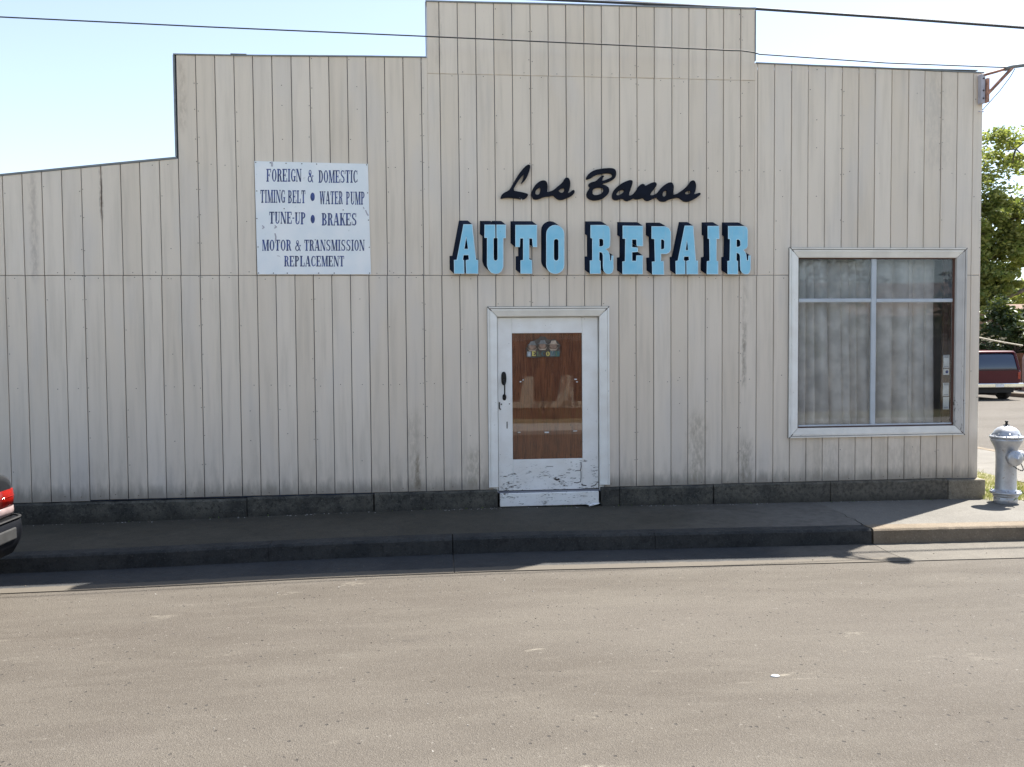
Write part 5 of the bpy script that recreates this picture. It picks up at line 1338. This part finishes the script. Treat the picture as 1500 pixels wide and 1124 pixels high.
def tree(name, loc, trunk, limbs, blobs, leaf_n, leaf_s, mat, label, seed, group=None):
    r = random.Random(seed)
    root = empty(name, loc, 0, label, 'tree', group)
    obj('trunk', MB().tube(trunk[0], trunk[1], 10), M['bark'], root)
    lm = []
    for pts, rad in limbs:
        obj('limb', MB().tube(pts, rad, 7), M['bark'], root)
    crown = MB(); tw = MB()
    for (c, rx, rz, dens_) in blobs:
        nc = max(5, int(7 * dens_))
        for k in range(nc):
            d = Vector((r.gauss(0, 1), r.gauss(0, 1), r.gauss(0, 1))).normalized() * r.uniform(0.35, 1.0)
            cc = (c[0] + d.x * rx, c[1] + d.y * rx, c[2] + d.z * rz)
            s_ = r.uniform(0.28, 0.5)
            leaf_cards(crown, cc, rx * s_, rz * s_ * 0.8, int(leaf_n * r.uniform(0.6, 1.4)), leaf_s, r)
            if k % 2 == 0: tw.tube([c, ((c[0] + cc[0]) / 2, (c[1] + cc[1]) / 2, (c[2] + cc[2]) / 2 + 0.1), cc], [0.045, 0.03, 0.012], 5)
    obj('crown', crown, mat, root, recalc=False)
    tag(obj('twigs', tw, M['bark'], root), kind='stuff')
    return root


# large tree behind the SUV (base found along the line of sight past the corner)
TX, TY = 28.5, 31.5
rt_ = random.Random(21)
blobs = []
for (x, y, z, rx, rz, d) in ((-0.4, 0, 11.9, 2.0, 1.5, 1.4), (2.4, 0, 12.2, 1.8, 1.3, 1.2), (-1.4, 0, 8.6, 1.5, 1.2, 1.3), (0, 0, 10.2, 2.1, 1.7, 1.5), (-2.2, 1, 9.2, 1.9, 1.5, 1.3), (2.2, 0, 9.6, 2.0, 1.5, 1.4), (4.2, 0.6, 8.2, 1.9, 1.5, 1.2), (-1.0, -0.8, 7.7, 1.7, 1.3, 1.4), (1.4, -0.5, 7.4, 1.6, 1.2, 1.0),
                            (-0.8, -1.2, 6.1, 1.5, 1.1, 1.3), (0.9, 0.9, 5.7, 1.5, 1.0, 1.0), (-1.8, 0, 5.2, 1.3, 0.9, 1.2), (0.3, -1.4, 4.7, 1.2, 0.8, 0.9), (3.4, 1.0, 6.6, 1.4, 1.0, 0.8), (-3.8, 1.2, 7.2, 1.8, 1.4, 1.0), (4.9, 0, 10.2, 1.5, 1.1, 0.8), (0.9, -1.0, 6.6, 1.4, 1.1, 1.5), (-0.2, -1.8, 4.2, 1.1, 0.8, 1.3), (0.6, -1.6, 5.3, 1.2, 0.8, 1.3), (1.9, -1.2, 8.4, 1.4, 1.1, 1.3), (0.2, -1.0, 9.0, 1.4, 1.1, 1.2)):
    blobs.append(((x, y, z), rx, rz, d * 1.5))
tree('shade_tree', (TX - 0.6, TY, -0.1), ([(-2.0, -0.6, 0), (-1.95, -0.6, 1.4), (-1.75, -0.5, 3.0), (-1.2, -0.3, 5.0), (-0.6, 0, 7.0), (0, 0, 9.6)], [0.42, 0.34, 0.30, 0.24, 0.16, 0.06]),
     [([(-1.8, -0.5, 2.6), (-0.8, -0.6, 3.5), (0.6, -0.8, 4.15), (2.2, -0.8, 4.7), (4.0, -0.6, 5.6)], [0.20, 0.17, 0.14, 0.11, 0.06]), ([(-1.4, -0.4, 4.5), (0.2, -0.2, 6.0), (2.4, 0, 8.2), (3.6, 0.2, 9.6)], [0.17, 0.14, 0.09, 0.04]),
      ([(-1.7, -0.5, 3.2), (-2.6, 0, 5.6), (-3.2, 0.8, 7.6)], [0.15, 0.10, 0.05]), ([(-1.2, -0.4, 4.9), (-0.4, -0.9, 5.6), (1.0, -0.8, 6.8)], [0.12, 0.09, 0.04])],
     blobs, 150, 0.125, M['leaf'], 'large leafy green tree with a dark leaning trunk behind the maroon vehicle', 4)
shr = []
for (x, y, z, rx, rz, d) in ((0, 0, 1.6, 1.2, 1.1, 1.6), (-1.2, 0, 1.9, 1.1, 1.1, 1.5), (1.0, 0.2, 1.7, 1.0, 1.2, 1.3), (0.2, -0.2, 2.6, 1.1, 0.8, 1.4), (-0.8, 0.1, 2.9, 0.9, 0.6, 1.1), (1.5, 0.4, 0.9, 0.8, 0.8, 1.0), (0.6, 0, 3.3, 0.9, 0.6, 1.2), (-0.6, 0, 3.6, 0.9, 0.6, 1.2)):
    shr.append(((x, y, z), rx, rz, d * 1.6))
sh_ = tree('broadleaf_shrub', (26.3, 26.0, -0.1), ([(0, 0, 0), (0.1, 0, 1.0), (0.0, 0, 2.2)], [0.10, 0.07, 0.03]), [], shr, 130, 0.10, M['leaf_dark'], 'dark glossy broadleaf shrub between the tree trunk and the maroon vehicle', 8)
sh_['category'] = 'shrub'
# a paler tree far behind
fb_ = []
for (x, y, z, rx, rz, d) in ((0, 0, 5.5, 2.6, 2.0, 1.4), (3.0, 0, 6.0, 2.4, 1.9, 1.2), (-2.6, 0, 5.0, 2.2, 1.8, 1.2), (5.5, 0, 4.6, 2.2, 1.6, 1.0)):
    fb_.append(((x, y, z), rx, rz, d * 1.3))
tree('distant_tree', (47, 52, -0.1), ([(0, 0, 0), (0.1, 0, 2.5), (0, 0, 5.0)], [0.35, 0.28, 0.12]), [], fb_, 130, 0.2, M['leaf'], 'paler tree far beyond the cream house at the right edge', 12)

# ---------------------------------------------------------------- houses and fence over the side street
def house(name, loc, w, d, h, rh, wall, label, wins=(), door=None, rz=0):
    b = empty(name, loc, rz, label, 'house')
    wl = MB(); wl.box(-w / 2, w / 2, 0, d, 0, h)
    obj('wall', wl, M[wall], b)
    e = 0.5
    r_ = MB(); r_.rings([[(-w / 2 - e, -e, h - 0.02), (-w / 2 - e, d + e, h - 0.02), (-w / 2 - e, d / 2, h + rh)], [(w / 2 + e, -e, h - 0.02), (w / 2 + e, d + e, h - 0.02), (w / 2 + e, d / 2, h + rh)]], smooth=False)
    obj('roof', r_, M['roof_tile'], b)
    for (x0, x1, z0, z1) in wins:
        f = MB()
        for q_ in ((x0 - .08, x1 + .08, z1, z1 + .08), (x0 - .08, x1 + .08, z0 - .08, z0), (x0 - .08, x0, z0, z1), (x1, x1 + .08, z0, z1), ((x0 + x1) / 2 - .03, (x0 + x1) / 2 + .03, z0, z1)):
            f.box(q_[0], q_[1], -0.06, 0.02, q_[2], q_[3])
        fo_ = obj('window', f, M['paper'], b); obj('pane', MB().box(x0, x1, -0.03, -0.01, z0, z1), M['dark_pane'], fo_)
    if door:
        do_ = obj('door', MB().box(door[0], door[1], -0.05, 0.02, 0.0, 2.1), M['brown_wood'], b, 0.01); obj('handle', MB().box(door[1] - .12, door[1] - .08, -0.10, -0.051, 0.95, 1.1), M['chrome'], do_)
    return b
hs = house('cream_house', (39.6, 35.0, -0.1), 9, 8, 2.9, 1.6, 'stucco', 'cream stucco house with an arched porch at the right edge beyond the tree', ((-3.4, -2.4, 1.0, 2.2), (2.0, 3.4, 1.0, 2.2)), (0.5, 1.4))
# arched porch in front of it
ar = []
for k in range(13):
    a = math.pi * k / 12; ar.append((-4.0 + 1.35 * math.cos(a), 1.55 + 0.85 * math.sin(a)))
pf = [(-5.9, 0), (-5.9, 2.6), (-4.0, 3.35), (-2.1, 2.6), (-2.1, 0), (-2.65, 0)] + ar + [(-5.35, 0)]
obj('porch_front', MB().prism(pf, [], lambda x, z: (x, -2.2, z), lambda x, z: (x, -1.95, z)), M['stucco'], hs)
pr_ = []
for k in range(13):
    a = math.pi * k / 12; pr_.append((math.cos(a), math.sin(a)))
at = MB().rings([[(-4.0 + 1.33 * c, -2.26, 1.55 + 0.83 * s_), (-4.0 + 1.33 * c, -2.2005, 1.55 + 0.83 * s_), (-4.0 + 1.52 * c, -2.2005, 1.55 + 1.02 * s_), (-4.0 + 1.52 * c, -2.26, 1.55 + 1.02 * s_)] for c, s_ in pr_], smooth=False)
obj('arch_trim', at, M['fence'], hs)
# brown board fence
fn = empty('board_fence', (25.3, 22.6, -0.07), R(-18), 'brown upright board fence right of the maroon vehicle', 'fence')
for k in range(34):
    obj('fence_board', MB().box(-2.6 + k * 0.15, -2.6 + k * 0.15 + 0.142, 0, 0.02, 0.02, 1.55 + 0.02 * math.sin(k * 2.1)), M['fence'], fn)
obj('rail', MB().box(-2.6, 2.5, 0.021, 0.07, 0.35, 0.45), M['fence'], fn); obj('rail', MB().box(-2.6, 2.5, 0.021, 0.07, 1.2, 1.3), M['fence'], fn)
gw = tag(obj('sloping_wall', MB().prism([(0, 0), (0, 1.62), (0.25, 2.18), (0.55, 2.30), (2.6, 1.35), (2.6, 0)], [], lambda x, z: (x, 0, z), lambda x, z: (x, 0.25, z)), M['pink_wall'], None, loc=(24.0, 22.2, -0.35)), 'salmon painted wall with a sloping top beside the rear corner of the maroon vehicle', 'wall')
wire('tow_strap', [(20.2, 21.5, 2.42), (21.4, 22.2, 2.25), (22.9, 22.4, 1.98), (23.9, 22.3, 1.80)], 0.03, 'pale sloping rail running down behind the maroon vehicle roof', 4)
bpy.data.objects['tow_strap'].data.materials[0] = M['stucco']; bpy.data.objects['tow_strap'].name = 'sloping_rail'; bpy.data.objects['sloping_rail']['category'] = 'rail'
# low plants beyond
house('white_house', (58, 50, -0.1), 14, 9, 3.0, 1.8, 'stucco_white', 'white house far off behind the trees', ((-4, -2.5, 1.0, 2.2), (2, 4, 1.0, 2.2)), (0, 1))
# opposite side of the street: the facades the door and window glass mirror
h1 = house('stucco_bungalow', (4.0, -19, -0.05), 11, 8, 2.9, 1.5, 'stucco', 'cream bungalow across the street, behind the viewer', ((3.0, 4.4, 1.1, 2.0),), (-4.6, -3.7), R(180))
h2 = house('white_bungalow', (18.5, -18, -0.05), 11, 8, 2.9, 1.5, 'stucco_white', 'white bungalow across the street, behind the viewer', ((-4.2, -2.6, 1.0, 2.2), (2.2, 4.4, 0.9, 2.2)), (-0.6, 0.4), R(180))
h3 = house('tan_bungalow', (-11.5, -19, -0.05), 11, 8, 2.9, 1.5, 'stucco', 'tan bungalow across the street, behind the viewer on the left', ((-4.2, -2.6, 1.0, 2.2), (2.2, 4.4, 0.9, 2.2)), (-0.6, 0.4), R(180))

# ---------------------------------------------------------------- grass, weeds, litter
gr = MB(); rg = random.Random(77)
for _ in range(11000):
    u = rg.random() ** 1.4
    x = rg.uniform(6.50, 7.83); y = -0.17 + u * 7.0
    h = rg.uniform(0.015, 0.055) * (1.4 if math.sin(x * 5 + y * 3) > 0.3 else 0.8); a = rg.uniform(0, math.pi); w = 0.004
    lx, ly = rg.gauss(0, 0.6) * h, rg.gauss(0, 0.6) * h
    z = -0.06
    gr.face([(x - math.cos(a) * w, y - math.sin(a) * w, z), (x + math.cos(a) * w, y + math.sin(a) * w, z), (x + lx, y + ly, z + h + 0.02)])
tag(obj('dry_grass', gr, M['grass'], recalc=False), 'short dry yellow grass growing behind the hydrant', 'grass', kind='stuff')
wd = MB()
def weed_at(x, y, n, h0, r):
    for _ in range(n):
        a = r.uniform(0, 2 * math.pi); h = h0 * r.uniform(0.4, 1.1); l = h * r.uniform(0.3, 1.0)
        z = G(x); w = 0.004 + h * 0.03
        wd.face([(x - math.sin(a) * w, y + math.cos(a) * w, z), (x + math.sin(a) * w, y - math.cos(a) * w, z), (x + math.cos(a) * l * .6 + math.sin(a) * w * .7, y + math.sin(a) * l * .6, z + h * .8), (x + math.cos(a) * l, y + math.sin(a) * l, z + h * 0.75)])
for x, y in ((6.60, -0.38), (6.56, -0.35), (6.62, -0.40), (6.555, -0.31)): weed_at(x, y, 14, 0.09, rg)
for _ in range(26): weed_at(rg.uniform(-4.5, 6.3), rg.uniform(-0.06, -0.045), 3, 0.022, rg)
for _ in range(90): weed_at(rg.uniform(6.75, 7.8), rg.uniform(-0.22, 0.6), 5, 0.05, rg)
tag(obj('weeds', wd, M['weed'], recalc=False), 'small green weeds sprouting at the wall foot and round the hydrant', 'weeds', kind='stuff')
pb = MB(); pc = MB()
def chip(mb, x, y, z, s_, r):
    a = r.uniform(0, 6.28)
    p = [Vector((math.cos(a + k * 1.57 + r.uniform(-.4, .4)) * s_ * r.uniform(.6, 1.1), math.sin(a + k * 1.57) * s_ * r.uniform(.5, 1), 0)) for k in range(4)]
    mb.rings([[(x + q.x, y + q.y, z - 0.001) for q in p], [(x + q.x * .7, y + q.y * .7, z + s_ * r.uniform(.25, .6)) for q in p]], smooth=False)
for _ in range(340):      # debris along the wall foot
    x = rg.uniform(-4.9, 6.2) if rg.random() < .6 else rg.gauss(rg.choice((-3.5, -1.6, -1.2, 0.1, 0.5, 2.4, 3.6)), 0.25)
    y = -0.055 - abs(rg.gauss(0, 0.03)); chip(pb if rg.random() < .6 else pc, x, y, G(x), rg.uniform(.004, .011), rg)
for _ in range(120):
    x = rg.uniform(-4.5, 5); chip(pb, x, rg.uniform(-1.28, -0.1), G(x), rg.uniform(.003, .008), rg)
for _ in range(700):
    x = rg.uniform(-5, 8); y = rg.uniform(-8.5, -2.2) if rg.random() < .7 else -2.2 - abs(rg.gauss(0, .5))
    chip(pb if rg.random() < .75 else pc, x, y, road_z(x, y), rg.uniform(.003, .009), rg)
for _ in range(60):
    x = rg.uniform(-5, 8); chip(pb, x, rg.uniform(-2.1, -1.52), -0.16 + G(x), rg.uniform(.003, .008), rg)
M['grit'] = plain('brown_grit', (0.11, 0.09, 0.07), 0.9, 0, 0.4, 30, 0)
M['grit_pale'] = plain('pale_grit', (0.35, 0.33, 0.30), 0.9, 0, 0.3, 30, 0)
tag(obj('brown_grit', pb, M['grit']), 'scattered brown grit and leaf bits on the pavement and road', 'grit', kind='stuff')
tag(obj('pale_grit', pc, M['grit_pale']), 'scattered pale stone chips on the pavement and road', 'grit', kind='stuff')
pp = MB()
for (x, y, s_, a) in ((1.70, -0.085, 0.055, 0.3), (1.78, -0.07, 0.05, 1.1), (1.735, -0.12, 0.03, 2.0)):
    pts = [(x + math.cos(a + k * 1.2566) * s_ * (1 + .3 * math.sin(k * 5 + a)), y + math.sin(a + k * 1.2566) * s_ * .5, 0.004 + 0.012 * ((k + int(x * 100)) % 3)) for k in range(5)]
    pp.rings([pts, [(q[0], q[1], q[2] + 0.003) for q in pts]], smooth=False)
tag(obj('paper_scrap', pp, M['paper']), 'crumpled white scrap lying at the right end of the door kick board', 'litter')
fk = MB().rings([[(0.03 * math.cos(a) * (1 + .2 * math.sin(3 * a)), 0.018 * math.sin(a), 0) for a in [k * math.pi / 4 for k in range(8)]], [(0.02 * math.cos(a), 0.012 * math.sin(a), 0.008) for a in [k * math.pi / 4 for k in range(8)]]])
tag(obj('white_chip', fk, M['paper'], loc=(1.955, -4.70, road_z(1.955, -4.70) + 0.001)), 'small white fleck lying alone on the asphalt in the right foreground', 'litter')

# unseen trees added opposite so that the panes mirror dark shapes
for k, (x, y, s_) in enumerate(((10.5, -13.5, 1.0), (17.5, -14.0, 1.15), (4.6, -13.0, 1.0), (-6.0, -14.0, 1.0))):
    bl_ = [((dx * s_, dy * s_, z * s_), 1.5 * s_, 1.2 * s_, 1.0) for dx, dy, z in ((0, 0, 3.4), (1.2, 0, 2.9), (-1.2, 0.2, 3.0), (0.2, -0.3, 4.4), (0.3, 0, 2.2))]
    tree('standin_tree', (x, y, -0.05), ([(0, 0, 0), (0.05, 0, 1.4 * s_), (0, 0, 3.4 * s_)], [0.16, 0.12, 0.05]), [], bl_, 60, 0.16, M['leaf_dark'],
         ('round dark tree opposite the door', 'largest dark tree opposite the window', 'dark tree mirrored in the door pane', 'dark tree across the street at the far left')[k] + ', added behind the viewer to darken reflections', 40 + k, 'added trees across the road')

# stand-in wall added opposite, shaped to give the door pane pale reflections
gw2 = empty('standin_wall', (2.9, -12.5, -0.05), 0, 'added low white wall with pillars behind the viewer, shaped for the door pane reflections', 'wall')
obj('wall_base', MB().box(-3.5, 3.5, 0, 0.2, 0.30, 0.46), M['stucco'], gw2); obj('plinth', MB().box(-3.5, 3.5, 0.02, 0.18, 0, 0.298), M['fence'], gw2)
for x0, x1, x2, x3 in ((-0.72, -0.36, -0.62, -0.36), (0.28, 0.72, 0.42, 0.72), (2.2, 2.5, 2.2, 2.5)):
    obj('pillar', MB().hexa([(x0, 0, .462), (x1, 0, .462), (x1, .2, .462), (x0, .2, .462), (x2, 0, 1.15), (x3, 0, 1.15), (x3, .2, 1.15), (x2, .2, 1.15)]), M['stucco'], gw2)
of = empty('standin_fence', (-2.0, -13.3, -0.05), 0, 'added tall dark board fence behind the low white wall, darkening the pane reflections', 'fence')  # unseen fence added so the panes reflect something dark
for k in range(64):
    obj('fence_board', MB().box(k * 0.26, k * 0.26 + 0.252, 0, 0.025, 0.02, 2.1 + 0.02 * math.sin(k * 1.9)), M['fence_dark'], of)
